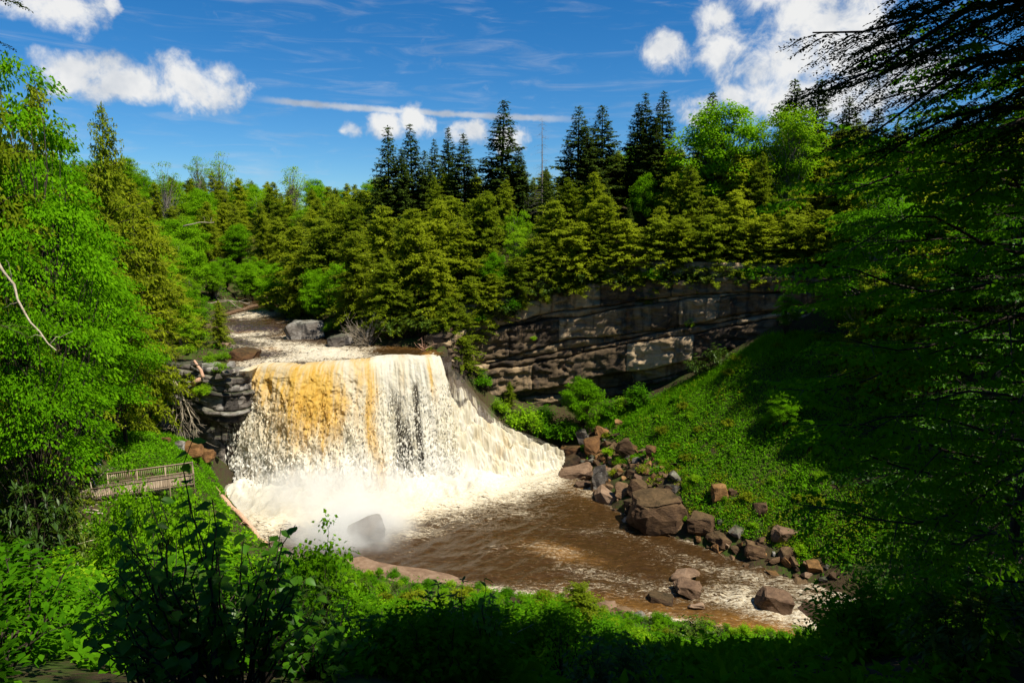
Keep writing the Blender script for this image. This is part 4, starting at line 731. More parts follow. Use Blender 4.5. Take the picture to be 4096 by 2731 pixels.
# ---- thicket at the foot of the cliff
for (u, v, y, k, h, lb) in [(525, 425, 109.5, 'limeshrub', 5.0, 'large bright bush at the foot of the cliff nearest the cascade'), (500, 418, 110.5, 'limeshrub', 2.4, 'low lime bush beside the top of the side cascade'), (547, 430, 109, 'shrub', 3.8, 'green bush between the two largest bushes under the cliff'), (583, 425, 108.5, 'maple', 9.0, 'tall bright sapling tree under the pale cliff bulge'), (567, 432, 108, 'shrub', 4.2, 'dense bush below the tall sapling tree under the cliff'), (610, 420, 109, 'shrub', 3.6, 'dark bush right of the tall sapling at the cliff foot'), (640, 405, 108.5, 'shrub', 3.8, 'bush at the crest of the grass below the dark cliff'), (626, 408, 109.2, 'limeshrub', 3.0, 'leafy bush where the grass crest meets the cliff'), (700, 372, 105, 'rhodo', 3.6, 'pale rhododendron at the top edge of the grass slope'), (720, 362, 104, 'rhodo', 3.6, 'second rhododendron at the top edge of the grass slope'), (480, 420, 112, 'shrub', 3.0, 'dark bush in the shade behind the side cascade'), (510, 395, 113, 'hemlock', 4.5, 'shaded young hemlock under the cliff overhang'), (545, 400, 112.5, 'shrub', 3.0, 'shaded bush tight against the cliff foot'), (785, 345, 98, 'beech', 8, 'feathery bright sapling at the top corner of the grass slope')]:
    x, y = at_column(u, v, y); nm = {'maple': 'maple_tree', 'limeshrub': 'leafy_bush', 'shrub': 'leafy_bush', 'hemlock': 'hemlock_tree', 'rhodo': 'rhododendron', 'beech': 'beech_tree'}[k]
    plant(k, x, y, h, lb, nm.split('_')[0] if k in ('maple', 'beech', 'rhodo', 'hemlock') else 'bush', nm, wide=1.15 if k != 'beech' else .7)
for (x, y) in scatter(46, (14, 46, 66, 106), 2.2, 26, lambda x, y: pool_d(x, y) < -2.5 and y < rim(x) - 6 and 590 < project((x, y, T(x, y)))[0] < 835):
    d = -pool_d(x, y); k = r0.choice(['yellow', 'yellow', 'limeshrub', 'shrub']) if d < 8 else r0.choice(['limeshrub', 'shrub', 'yellow']); plant(k, x, y, r0.uniform(.5, 1.2) if d > 6 else r0.uniform(.6, 1.5), 'low leafy clump on the grass slope' if d > 6 else 'scrubby clump on the stony bank below the grass slope', 'plant', 'herb_clump', 'grass slope clumps' if d > 6 else 'stony bank clumps', wide=1.3)
SUNNY = np.array([(19, 80), (26, 72.5), (31, 67.5), (40, 65.5), (39, 75), (31, 84), (25, 92), (19, 96)])
def keeps_sun(x, y, h):
    """true unless a tree here would throw its shade on the sunlit foot of the grass slope"""
    L_ = (T(x, y) + h - 3) * .625; t = np.linspace(.25, 1, 12); return not (sdist(SUNNY, x - .85 * L_ * t, y + .53 * L_ * t) > -2.0).any()
# ---- dark wood on the right-hand slope
def right_ok(x, y):
    u, v = project((x, y, T(x, y) + 6)); lim = 835 if y > 74 else 872
    return lim < u < 1180 and keeps_sun(x, y, 17) and y < rim(x) - 1.5 and pool_d(x, y) < -3 and not (x < 40 and y < 66)
pts = scatter(85, (30, 118, 34, 100), 4.0, 23, right_ok, 120)
for (x, y) in pts:
    k = r0.random(); h = r0.uniform(13, 21)
    if k < .25: plant('hemlock', x, y, h, 'shaded hemlock in the dark wood on the right bank', 'hemlock', 'shaded_hemlock', 'right bank hemlocks', wide=1.15)
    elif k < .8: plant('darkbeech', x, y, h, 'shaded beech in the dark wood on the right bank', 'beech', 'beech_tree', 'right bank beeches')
    else: plant('shrub', x, y, r0.uniform(3, 5), 'leafy undergrowth bush in the dark wood on the right bank', 'bush', 'leafy_bush', 'right bank undergrowth')
for (u, v, y, h, lb) in [(783, 420, 84, 5.5, 'lone feathery sapling standing out on the grass slope'), (808, 440, 80, 4.2, 'small leafy sapling in the shaded edge of the grass slope'), (770, 436, 85, 3.0, 'low sapling below the lone feathery one on the slope')]:
    x, y = at_column(u, v, y); plant('beech', x, y, h, lb, 'sapling', 'sapling_tree', wide=1.1)
# ---- left-hand bank: the big bright beeches and hemlocks beside the gorge
for (u, vt, y, k, lb, rp) in [(38, 68, 50, 'beech', 'big bright beech spreading over the left bank', 78), (72, 150, 66, 'beech', 'bright beech behind the boardwalk, taller than its neighbours', 62), (96, 262, 74, 'beech', 'layered bright beech overhanging the left ledge', 52), (12, 225, 40, 'beech', 'low spreading beech with pale limbs on the left bank', 70), (112, 104, 78, 'hemlock', 'brown-green hemlock rising behind the bright beech', 46), (138, 178, 86, 'hemlock', 'hemlock left of the upper river, behind the beeches', 40), (0, 44, 46, 'hemlock', 'tall dark hemlock at the top of the left bank', 60), (152, 232, 96, 'hemlock', 'hemlock just above the undercut ledge', 32), (50, 82, 66, 'hemlock', 'hemlock crowding behind the biggest beech', 50), (160, 262, 98, 'hemlock', 'olive hemlock hanging toward the upper river', 32), (176, 285, 101, 'hemlock', 'small hemlock close to the tan rock shelf', 26), (-20, 120, 55, 'beech', 'beech at the very edge of the left bank', 70), (48, 268, 58, 'beech', 'bright beech low on the left bank above the scrub', 52), (22, 340, 50, 'hemlock', 'dark young hemlock under the left beeches', 50), (58, 385, 63, 'shrub', 'dark bush under the beech branches by the ledge', 34), (30, 395, 58, 'rhodo', 'yellowish rhododendron thicket below the left beeches', 40), (62, 412, 66, 'rhodo', 'rhododendron beside the bare pale limb', 30), (8, 425, 50, 'rhodo', 'rhododendron at the edge of the scrub', 40), (82, 432, 73, 'rhodo', 'rhododendron behind the information sign', 22), (120, 330, 88, 'darkbeech', 'shaded beech on top of the ledge', 40), (18, 432, 45, 'rhodo', 'tall rhododendron in front of the big beech trunk', 44), (34, 448, 50, 'rhodo', 'rhododendron hiding the beech trunks beside the path', 24), (4, 462, 38, 'rhodo', 'rhododendron at the outer end of the scrub', 46), (30, 485, 41, 'rhodo', 'rhododendron in the middle of the brushy scrub', 36)]:
    x = (u - 512) / FPX * y * 1.0; h = height_for(x, y, vt); base_r = {'beech': 5.4 / 16, 'darkbeech': 5.4 / 16, 'hemlock': 5.0 / 18, 'shrub': 1.35 / 2.2, 'limeshrub': 1.35 / 2.2, 'rhodo': 1.6 / 2.4}[k] * h
    plant(k, x, y, h, lb, {'rhodo': 'rhododendron', 'shrub': 'bush', 'limeshrub': 'bush', 'darkbeech': 'beech'}.get(k, k), {'rhodo': 'rhododendron', 'shrub': 'leafy_bush', 'limeshrub': 'leafy_bush', 'darkbeech': 'beech_tree'}.get(k, k + '_tree'), wide=rp * y / FPX / base_r)
# ---- tall wood mostly out of view, added on the ridge to shade the right-hand slope
for (x, y) in scatter(30, (56, 105, 26, 80), 6.0, 24, lambda x, y: T(x, y) > 8 and keeps_sun(x, y, 25) and project((x, y, T(x, y) + 8))[0] > 1000 and pool_d(x, y) < -4):
    plant('hemlock', x, y, r0.uniform(22, 28), 'tall hemlock added for shade on the ridge right of the dark wood', 'hemlock', 'hemlock_tree', 'ridge hemlocks', wide=1.0).name = 'shade_hemlock'
# ================================================================== rocks
import bmesh
def hit(u, v, y0=4.0, y1=320.0):
    """where the line of sight through a pixel meets the ground"""
    d = ray(u, v); d = d / d[1]; y = y0
    while y < y1:
        p = CAM + d * y
        if p[2] < T(p[0], p[1]): return p
        y += .25 if y < 40 else .4
    return CAM + d * y1
def rock_mesh(name, seed, mat, dims=(1, 1, 1), cuts=1, npts=16, rough=.06, blocky=.55, bev=.03):
    r = np.random.default_rng(seed); p = r.uniform(-1, 1, (npts, 3)); p = np.sign(p) * np.abs(p) ** blocky; p = p / np.maximum(np.linalg.norm(p, axis=1), 1.15)[:, None]
    p *= np.array(dims) * .62; bm = bmesh.new()
    for q in p: bm.verts.new(q)
    bmesh.ops.convex_hull(bm, input=bm.verts); bmesh.ops.delete(bm, geom=[v for v in bm.verts if not v.link_faces], context='VERTS')
    bmesh.ops.dissolve_limit(bm, angle_limit=R(14), verts=bm.verts, edges=bm.edges)
    bmesh.ops.bevel(bm, geom=bm.edges[:], offset=bev * min(dims), segments=1, affect='EDGES', clamp_overlap=True)
    bmesh.ops.triangulate(bm, faces=bm.faces[:])
    if cuts: bmesh.ops.subdivide_edges(bm, edges=bm.edges[:], cuts=cuts, use_grid_fill=True)
    co = np.array([v.co[:] for v in bm.verts]); s = max(dims)
    n = np.stack([fbm(co / s * 2.6 + seed + k * 19, 4) for k in range(3)], 1) * rough * s; st = np.floor(co[:, 2] / (s * .09)); n[:, :2] += rough * 1.3 * s * perlin(np.stack([st * 2.3, 0 * st + seed, 0 * st], 1))[:, None] * nrm(co[:, :2])
    for v, d in zip(bm.verts, n): v.co += Vector(d)
    me = bpy.data.meshes.new(name); bm.to_mesh(me); bm.free(); me.materials.append(mat); return me
rr = random.Random(77)
def rock_at(name, label, u0, u1, v0, v1, mat, seed, depth=1.0, cuts=2, tilt=(0, 0), rz=0, group=None, npts=18, rough=.05, sink=.30, z=None, cat='boulder', blocky=.55):
    """a rock that fills a pixel box: it stands on the ground (or water) seen at the foot of the box"""
    uc = (u0 + u1) / 2; vb = v1 - (v1 - v0) * .22; p = hit(uc, vb) if z is None else atZ(uc, vb, z)
    dist = p[1] * math.cos(PITCH) - (p[2] - CAM[2]) * math.sin(PITCH); W = (u1 - u0) * dist / FPX; H = (v1 - v0) * dist / FPX * .95
    me = rock_mesh(name, seed, mat, (W * 1.0, W * depth, H * 1.15), cuts, npts, rough, blocky); H2 = H
    return tag(obj(name, me, None, (p[0], p[1] + W * depth * .25, p[2] + H * .36), (tilt[0], tilt[1], rz)), label, cat, group)
rock_at('boulder', 'biggest boulder, dark brown and cracked, at the pool edge', 629, 688, 499, 541, M['bould'], 3, .85, 3, npts=26, rough=.055, z=0)
RK = [('slab_rock', 'dark wet slab dipping into the foot of the cascade', 556, 584, 458, 474, 'bould', (0, -.35)), ('slab_rock', 'long reddish slab running down into the white water', 557, 594, 469, 486, 'tanrock', (0, -.3)), ('slab_rock', 'pale grey slab standing upright at the water edge', 591, 606, 466, 498, 'ledge', (0, .12)), ('boulder', 'tan cracked rock beside the upright pale slab', 574, 592, 482, 498, 'tanrock', (0, 0)), ('boulder', 'smooth rust-brown boulder sloping into the pool', 595, 622, 490, 507, 'tanrock', (0, .3)), ('boulder', 'brown boulder with a dark hollow under it', 615, 633, 484, 501, 'bould', (0, .1)), ('boulder', 'broad brown boulder wedged above the hollow', 627, 649, 483, 500, 'bould', (.1, .2)), ('slab_rock', 'low dark slab next to the biggest boulder', 623, 647, 501, 511, 'bould', (0, -.2)), ('boulder', 'small whitish rock behind the biggest boulder', 653, 661, 491, 500, 'ledge', (0, 0)), ('boulder', 'brown rock half in moss behind the biggest boulder', 665, 677, 486, 499, 'bould', (0, 0)), ('boulder', 'ochre boulder standing alone in the green slope', 710, 730, 486, 505, 'rust', (0, 0)), ('boulder', 'small dark grey stone beside the ochre boulder', 729, 738, 489, 498, 'bould', (0, 0)), ('boulder', 'dark brown boulder in front of the stony bank', 688, 716, 516, 538, 'bould', (0, 0)), ('slab_rock', 'flat dark slab on the stony bank at the water line', 710, 746, 536, 548, 'bould', (0, .05)), ('boulder', 'reddish boulder half sunk in bushes of the bank', 751, 769, 503, 519, 'bould', (0, 0)), ('boulder', 'broken tan rock over a dark gap in the bank', 773, 798, 529, 546, 'tanrock', (0, .1)), ('slab_rock', 'grey-brown slab lying at the bank foot', 743, 770, 545, 560, 'bould', (0, .15)), ('slab_rock', 'pointed slab at the end of the stony bank', 780, 800, 550, 565, 'bould', (0, -.2)),
      ('boulder', 'rusty rock high on the grass edge above the cascade', 594, 612, 424, 440, 'rust', (0, -.1)), ('slab_rock', 'grey angular rock above the small trickle', 576, 590, 430, 448, 'ledge', (0, -.5)), ('boulder', 'orange-brown rock below the grey angular one', 584, 604, 438, 458, 'rust', (0, -.2)), ('boulder', 'small rusty rock poking from the grass crest', 613, 622, 420, 430, 'rust', (0, 0)), ('slab_rock', 'dark fin of rock standing in the grass', 619, 636, 440, 464, 'bould', (.1, -.5)), ('boulder', 'dark rock alone in the middle of the grass edge', 645, 657, 446, 462, 'rust', (0, 0)), ('slab_rock', 'rust-coloured flat rock at the cascade edge', 560, 582, 446, 460, 'rust', (0, -.15))]
for i, (nm, lb, u0, u1, v0, v1, mt, tl) in enumerate(RK): rock_at(nm, lb, u0, u1, v0, v1, M[mt], 20 + i, .8, 2, tl, rr.uniform(-.4, .4), blocky=.5)
for i, (lb, u0, u1, v0, v1, mt, z) in enumerate([('tan flat-topped river rock, upper of a close pair', 671, 700, 572, 586, 'tanrock', -.1), ('grey-tan river rock, lower of a close pair', 673, 705, 584, 601, 'tanrock', -.1), ('large rounded tan boulder splitting the rapids', 755, 797, 596, 628, 'tanrock', -1.0), ('broad pale boulder with water pouring past both sides', 799, 850, 610, 648, 'tanrock', -2.0), ('small reddish rock awash below the river pair', 688, 705, 603, 613, 'tanrock', -.2), ('dark rock awash in the near rapids', 648, 676, 596, 608, 'bould', -.35), ('dark wet boulder veiled in spray at the foot of the falls', 346, 382, 516, 549, 'bould', 0), ('brown boulder awash at the near rapids edge', 596, 622, 605, 618, 'tanrock', -.4), ('tan rock in the rapids half hidden by leaves', 856, 890, 586, 606, 'tanrock', -2.6), ('brown rock in the chute between the pale boulders', 846, 876, 640, 668, 'tanrock', -3)]):
    rock_at('river_boulder', lb, u0, u1, v0, v1, M[mt], 60 + i, .8, 3, (0, rr.uniform(-.12, .12)), rr.uniform(-.5, .5), npts=22, rough=.045, z=z, blocky=.75)
for i, (lb, u0, u1, v0, v1, mt) in enumerate([('grey layered slab rock at the upper river bank', 281, 325, 323, 342, 'ledge'), ('low pale slab at the waterline beside the dead brush', 325, 352, 336, 348, 'ledge'), ('blocky tan rock shelf by the lip of the falls', 225, 257, 350, 364, 'rust'), ('flat brown rock shelf on the far river bank', 193, 224, 325, 338, 'tanrock'), ('thin tan slab under the green bush by the lip', 206, 228, 343, 352, 'tanrock'), ('rusty block at the corner of the left ledge', 212, 229, 366, 386, 'rust'), ('orange slanting slab below the left ledge', 178, 202, 444, 460, 'rust'), ('round grey boulder on the grassy bench', 174, 184, 441, 452, 'ledge'), ('small ochre stone on the grassy bench', 160, 169, 437, 444, 'rust'), ('rust-brown wet stone beside the foam edge', 193, 212, 450, 464, 'rust'), ('dark stone in the shadow left of the falls base', 206, 226, 436, 456, 'wetrock')]):
    rock_at('boulder', lb, u0, u1, v0, v1, M[mt], 90 + i, .9, 2, (0, rr.uniform(-.1, .1)), rr.uniform(-.3, .3), npts=20, rough=.06, z=18.2 if i in (0, 1) else (17.3 if i in (2, 4) else (18.6 if i == 3 else None)), blocky=.45)
me = rock_mesh('shore_slab', 140, M['tanrock'], (19, 6.5, 3.0), 3, 26, .030, .5); a = atZ(405, 576, .4)
tag(obj('shore_slab', me, None, (a[0] - .5, a[1] - 1.6, -.25), (0, .06, -.22)), 'long flat tan bedrock slab along the near edge of the pool', 'rock slab')
me = rock_mesh('shore_slab', 141, M['tanrock'], (8, 4, 2.2), 2, 22, .04, .5); a = atZ(372, 600, 1.2)
tag(obj('shore_slab', me, None, (a[0], a[1], .6), (0, .03, .1)), 'paler second bedrock slab behind the near bushes', 'rock slab')
# rubble along the right shore
for i in range(46):
    u = rr.uniform(118, 232); v = rr.choice((rr.uniform(362, 388), rr.uniform(362, 388), rr.uniform(425, 446))); p = atY(u, v, 90.6 + rr.uniform(-.5, .4)); me = rock_mesh('ledge_block', 300 + i, M['ledge'], (rr.uniform(.7, 2.4), rr.uniform(.8, 1.6), rr.uniform(.35, 1.1)), 1, 14, .05, .4)
    tag(obj('ledge_block', me, None, p, (rr.gauss(0, .15), rr.gauss(0, .15), rr.uniform(-.5, .5))), 'loose angular block on the face of the undercut ledge' if v < 400 else 'fallen angular block at the foot of the undercut ledge', 'rock', 'loose ledge blocks' if v < 400 else 'fallen ledge blocks')
RL = [rock_mesh('rubble_rock', 150 + k, M[('bould', 'tanrock', 'bould', 'ledge', 'rust', 'bould')[k % 6]], (1.25, .9, .7), 1, 13, .05, .5) for k in range(12)]
def rub_ok(x, y):
    d = -pool_d(x, y); u, v = project((x, y, T(x, y))); return -.4 < d < (8.0 if 592 < u < 680 else 3.2) and 548 < u < 835 and x > 6 and y > 60
for (x, y) in scatter(280, (6, 46, 60, 108), .66, 31, rub_ok, 200):
    o = obj('rubble_rock', RL[rr.randrange(12)], None, (x, y, T(x, y) + .12), (rr.gauss(0, .35), rr.gauss(0, .35), rr.uniform(0, 6.28)), rr.choice((.5, .6, .8, .9, 1.1, 1.4, 1.8)))
    tag(o, 'broken brown rock in the rubble along the foot of the grass slope', 'rock', 'rubble along the right shore')
# ================================================================== low growth (nobody could count it)
def poly_pts(poly, n, seed):
    r = np.random.default_rng(seed); poly = np.array(poly, float); lo, hi = poly.min(0), poly.max(0); p = r.uniform(lo, hi, (n * 4, 2)); return p[sdist(poly, p[:, 0], p[:, 1]) > 0][:n]
def Tn(x, y):
    i = np.clip(np.searchsorted(gx, x) - 1, 0, len(gx) - 2); j = np.clip(np.searchsorted(gy, y) - 1, 0, len(gy) - 2); a = (x - gx[i]) / (gx[i + 1] - gx[i]); b = (y - gy[j]) / (gy[j + 1] - gy[j])
    return (GZ[i, j] * (1 - b) + GZ[i, j + 1] * b) * (1 - a) + (GZ[i + 1, j] * (1 - b) + GZ[i + 1, j + 1] * b) * a
def herbs(name, label, p, seed, hmin, hmax, leaf, mat, lean=.5, patch=.25, thr=-.6, cat='grass'):
    r = np.random.default_rng(seed); nn = fbm(V3(p[:, 0] * patch, p[:, 1] * patch, 0 * p[:, 0]), 3); p = p[nn > thr]; nn = nn[nn > thr]; n = len(p)
    tall = np.clip(.55 + .6 * (nn + .4), .25, 1.5); h = r.uniform(hmin, hmax, n) * tall; z = Tn(p[:, 0], p[:, 1]) - .06 + h * r.random(n) ** .7; c = np.column_stack([p, z]); d = nrm(np.column_stack([r.normal(0, lean, (n, 2)), r.uniform(.1, .8, n)])); l = leaf * r.uniform(.55, 1.35, n)
    mb = MB(); quads(mb, c, d, perp(d, r, .6), l, l * .42, 0, .15); return tag(obj(name, mb.mesh(name, mat)), label, cat, kind='stuff')
GR = [(10.5, 109), (21, 109), (29, 105), (38, 101), (45, 93), (47, 78), (42, 66), (36, 65), (31, 68.5), (26, 74), (22, 79), (19.5, 86), (17, 92), (13, 99), (11, 104)]
gp = poly_pts(GR, 110000, 1); gd = -sdist(POOL, gp[:, 0], gp[:, 1]); gu = project(np.column_stack([gp, Tn(gp[:, 0], gp[:, 1])]))[0]; gn = fbm(V3(gp[:, 0] * .35, gp[:, 1] * .35, 0 * gd), 3); gp = gp[gd > np.where((gu > 588) & (gu < 682), 6.2, 2.6) + 2.2 * gn]
g1 = herbs('slope_grass', 'bright green herbs and grass covering the steep slope under the cliff', gp, 41, .12, .7, .25, M['grass'], .4)
g2 = poly_pts([(12, 109.5), (21, 109), (29, 105), (38, 101), (43, 96), (40, 93), (30, 100), (20, 104.5), (13, 107)], 9000, 2); r_ = np.random.default_rng(3); c = np.column_stack([g2, Tn(g2[:, 0], g2[:, 1]) - .05]); d = nrm(np.column_stack([r_.normal(0, .22, (len(g2), 2)), np.ones(len(g2))])); l = r_.uniform(.5, 1.15, len(g2)); mb = MB(); quads(mb, c, d, perp(d, r_, 0), l, .055 + 0 * l, 0, .2)
tag(obj('tall_grass', mb.mesh('tall_grass', M['grass'])), 'tall upright grass blades along the crest below the cliff', 'grass', kind='stuff')
herbs('slope_weeds', 'darker weeds in patches on the grass slope', gp[::9], 47, .25, 1.0, .5, M['shrub'], .6, .22, .12, 'weeds')
herbs('slope_yellow_weeds', 'yellowish weeds in patches on the grass slope', gp[4::12], 48, .2, .9, .4, M['yellowish'], .6, .3, .18, 'weeds')
herbs('bench_herbs', 'sunlit weeds on the bench between boardwalk and ledge', poly_pts([(-56, 88), (-50, 90), (-42, 90), (-38, 86), (-35, 80), (-33, 76), (-35, 71), (-43, 71), (-50, 76), (-58, 80)], 26000, 4), 42, .1, .7, .3, M['grass'], .5, .3, -.35)
herbs('bank_scrub', 'mixed yellow-green scrub on the stony right bank', poly_pts([(16, 84), (22, 79), (27, 74), (32, 69), (38, 65), (41, 67), (34, 73), (28, 80), (20, 90)], 9000, 5), 43, .1, .55, .26, M['yellowish'], .5, .35, .0)
fr = np.random.default_rng(6); yy = 9 + 58 * fr.random(115000) ** 1.0; xx = (fr.random(115000) * 1.75 - .95) * yy; yy[:22000] = fr.uniform(64, 88, 22000); xx[:22000] = fr.uniform(-44, -24, 22000); ok = (sdist(POOL, xx, yy) < -.6); pp = np.column_stack([xx, yy])[ok]
herbs('undergrowth', 'low leafy undergrowth covering the near bank', pp, 44, .05, .7, .26, M['shrub'], .7, .5, -.25, 'undergrowth')
uu = fr.random((68000, 2)) * np.array((175, 165)) + np.array((-115, 92)); ok = (uu[:, 1] > rim(uu[:, 0]) + 1) & (sdist(RIVER, uu[:, 0], uu[:, 1]) < -.8)
herbs('forest_undergrowth', 'leafy undergrowth beneath the trees of the hillsides', uu[ok], 45, .1, 1.5, .5, M['shrub'], .6, .1, -.8, 'undergrowth')
uu = fr.random((26000, 2)) * np.array((70, 60)) + np.array((36, 38)); ok = (uu[:, 1] < rim(uu[:, 0]) - 1) & (sdist(POOL, uu[:, 0], uu[:, 1]) < -1)
herbs('slope_undergrowth', 'leafy undergrowth in the shaded wood on the right bank', uu[ok], 46, .1, 1.2, .4, M['shrub'], .6, .1, -.8, 'undergrowth')
# ================================================================== near bank bushes, kept under the sight line to the pool
PU = [-40, 0, 50, 92, 100, 200, 215, 255, 262, 300, 345, 352, 400, 465, 480, 495, 560, 620, 680, 720, 800, 830, 860, 1064]; PV = [440, 480, 516, 518, 502, 500, 536, 564, 552, 540, 552, 598, 600, 598, 584, 600, 602, 620, 634, 642, 660, 628, 570, 420]
LIB['nearbush'] = variants(lambda k: bush(700 + k, 1.6, 1.1, 40, 60, .115, .55), 4, 'bark', 'shrub', ('stem', 'foliage'))
LIB['sapling'] = variants(lambda k: broadleaf(720 + k, 4, 1.3, 60, 40, .14, .15, .5, .42, .03, .010, .75), 3, 'bark', 'maple', ('stem', 'foliage'))
def plant2(kind, base_h, x, y, h, label, cat, name, group=None, wide=1.0):
    k = CNT.get(kind, 0); CNT[kind] = k + 1; v = LIB[kind][k % len(LIB[kind])]; root = thing(name, label, cat, (x, y, T(x, y) - .1), k * 2.4 % 6.28, group); s = h / base_h; root.scale = (s * wide, s * wide, s); obj(v[2][0], v[0], root); obj(v[2][1], v[1], root); return root
def near_ok(x, y):
    u, v = project((x, y, T(x, y) + .8)); return -40 < u < 1060 and v < 760 and pool_d(x, y) < -1.0 and not (-43 < x < -31 and 62 < y < 71)
for (x, y) in scatter(300, (-60, 52, 8.5, 84), lambda x, y: .55 + y * .045, 51, near_ok, 120) + scatter(100, (-44, -14, 40, 80), 1.9, 52, near_ok, 120) + scatter(120, (-22, 22, 26, 66), 1.9, 53, near_ok, 120) + scatter(70, (-44, -24, 48, 62), 1.3, 54, near_ok, 120) + scatter(110, (-20, 26, 48, 67), 1.25, 55, near_ok, 120):
    u, _ = project((x, y, T(x, y) + 1))
    if u < 112 and y > 22 and r0.random() < .6: continue
    h = min(r0.uniform(1.3, 3.0), height_for(x, y, float(np.interp(u, PU, PV)) + r0.uniform(0, 16)))
    if y > 46 and x > -22: h = max(h, r0.uniform(.5, 1.3))
    if h < .45: continue
    k = r0.random(); zn = 'in the scrub near the paved path' if u < 110 else ('below the viewing deck' if u < 255 else ('above the near bedrock slab' if u < 470 else ('above the shallow near rapids' if u < 640 else 'above the river boulders'))); sz = 'low ' if h < 1.1 else ('large ' if h > 2 else '')
    if y < 24: 
        if k < .75: plant2('nearbush', 1.6, x, y, min(h, 2.0), 'dark leafy bush on the shaded bank below the viewpoint', 'bush', 'leafy_bush', 'shaded bank bushes', 1.1)
        else: plant('rhodo', x, y, min(h, 1.9), 'rhododendron in the shade of the bank below the viewpoint', 'rhododendron', 'rhododendron', 'shaded rhododendrons')
    elif k < .38: plant('shrub', x, y, h, sz + 'green bush on the slope ' + zn, 'bush', 'green_bush', 'near slope green bushes ' + sz + zn, wide=1.1)
    elif k < .62: plant2('sapling', 4, x, y, h * 1.2, sz + 'maple sapling on the slope ' + zn, 'sapling', 'maple_sapling', 'near slope saplings ' + sz + zn, 1.1)
    elif k < .80: plant('limeshrub', x, y, h, sz + 'yellow green bush on the slope ' + zn, 'bush', 'pale_bush', 'near slope pale bushes ' + sz + zn)
    elif k < .92: plant('rhodo', x, y, h, sz + 'rhododendron on the slope ' + zn, 'rhododendron', 'rhododendron', 'near slope rhododendrons ' + sz + zn)
    else: plant('yellow', x, y, min(h, 1.4), sz + 'yellowish herb clump on the slope ' + zn, 'plant', 'herb_clump', 'near slope herb clumps ' + sz + zn)
for (u, v, y, h, lb) in [(318, 600, 15, 0, 'bright maple sapling reaching up against the white foam'), (284, 590, 17, 0, 'second bright maple sapling against the foam, thinner'), (248, 590, 19, 0, 'maple sapling below the log in the foam')]:
    x = (u - 512) / FPX * y * 1.03; plant2('sapling', 4, x, y, height_for(x, y, {318: 522, 284: 536, 248: 548}[u]), lb, 'sapling', 'maple_sapling', None, .75)
for (u, vt, y, lb, wd) in [(128, 466, 34, 'slim maple sapling standing before the middle of the deck', .5), (158, 474, 30, 'maple sapling hiding part of the deck railing', .6), (108, 478, 36, 'maple sapling at the near corner of the deck', .6), (182, 482, 38, 'maple sapling below the end of the deck', .6), (205, 500, 28, 'maple sapling beside the drift log', .7)]:
    x = (u - 512) / FPX * y * 1.03; plant2('sapling', 4, x, y, height_for(x, y, vt), lb, 'sapling', 'maple_sapling', None, wd)
for (u, vt, y, k, lb) in [(582, 580, 40, 'hemlock', 'young yellow-green hemlock poking over the pool edge'), (705, 612, 38, 'rhodo', 'sunny rhododendron at the edge of the rapids'), (545, 588, 44, 'hemlock', 'low young hemlock beside the near shore')]:
    x = (u - 512) / FPX * y * 1.06; h = height_for(x, y, vt); plant(k, x, y, h, lb, k, 'young_hemlock' if k == 'hemlock' else 'rhododendron', wide=1.6 if k == 'hemlock' else 1)
for (u, vt, y, k, lb) in [(140, 350, 92.6, 'rhodo', 'rhododendron on top of the ledge behind the toppled tree'), (160, 346, 93.5, 'shrub', 'bush on the ledge top above the hanging roots'), (182, 344, 94, 'limeshrub', 'pale bush on the ledge top beside the split stump'), (205, 352, 94.5, 'limeshrub', 'small green bush where the ledge meets the falls'), (214, 362, 92, 'limeshrub', 'bright fern-like bush hanging at the ledge corner'), (125, 352, 92, 'shrub', 'bush spilling over the shaded end of the ledge'), (196, 384, 89.4, 'limeshrub', 'small bright plant below the split stump'), (158, 434, 86, 'limeshrub', 'low bright bush on the bench below the ledge'), (128, 436, 84, 'limeshrub', 'lush weeds at the back of the bench')]:
    x = (u - 512) / FPX * y; z_ = T(x, y); p = atY(u, vt, y); h = {'rhodo': 2.6, 'shrub': 2.4}.get(k, 1.7); plant(k, x, y, h, lb, 'rhododendron' if k == 'rhodo' else 'bush', 'rhododendron' if k == 'rhodo' else 'leafy_bush', z=float(p[2]) - h * .85, wide=1.2)
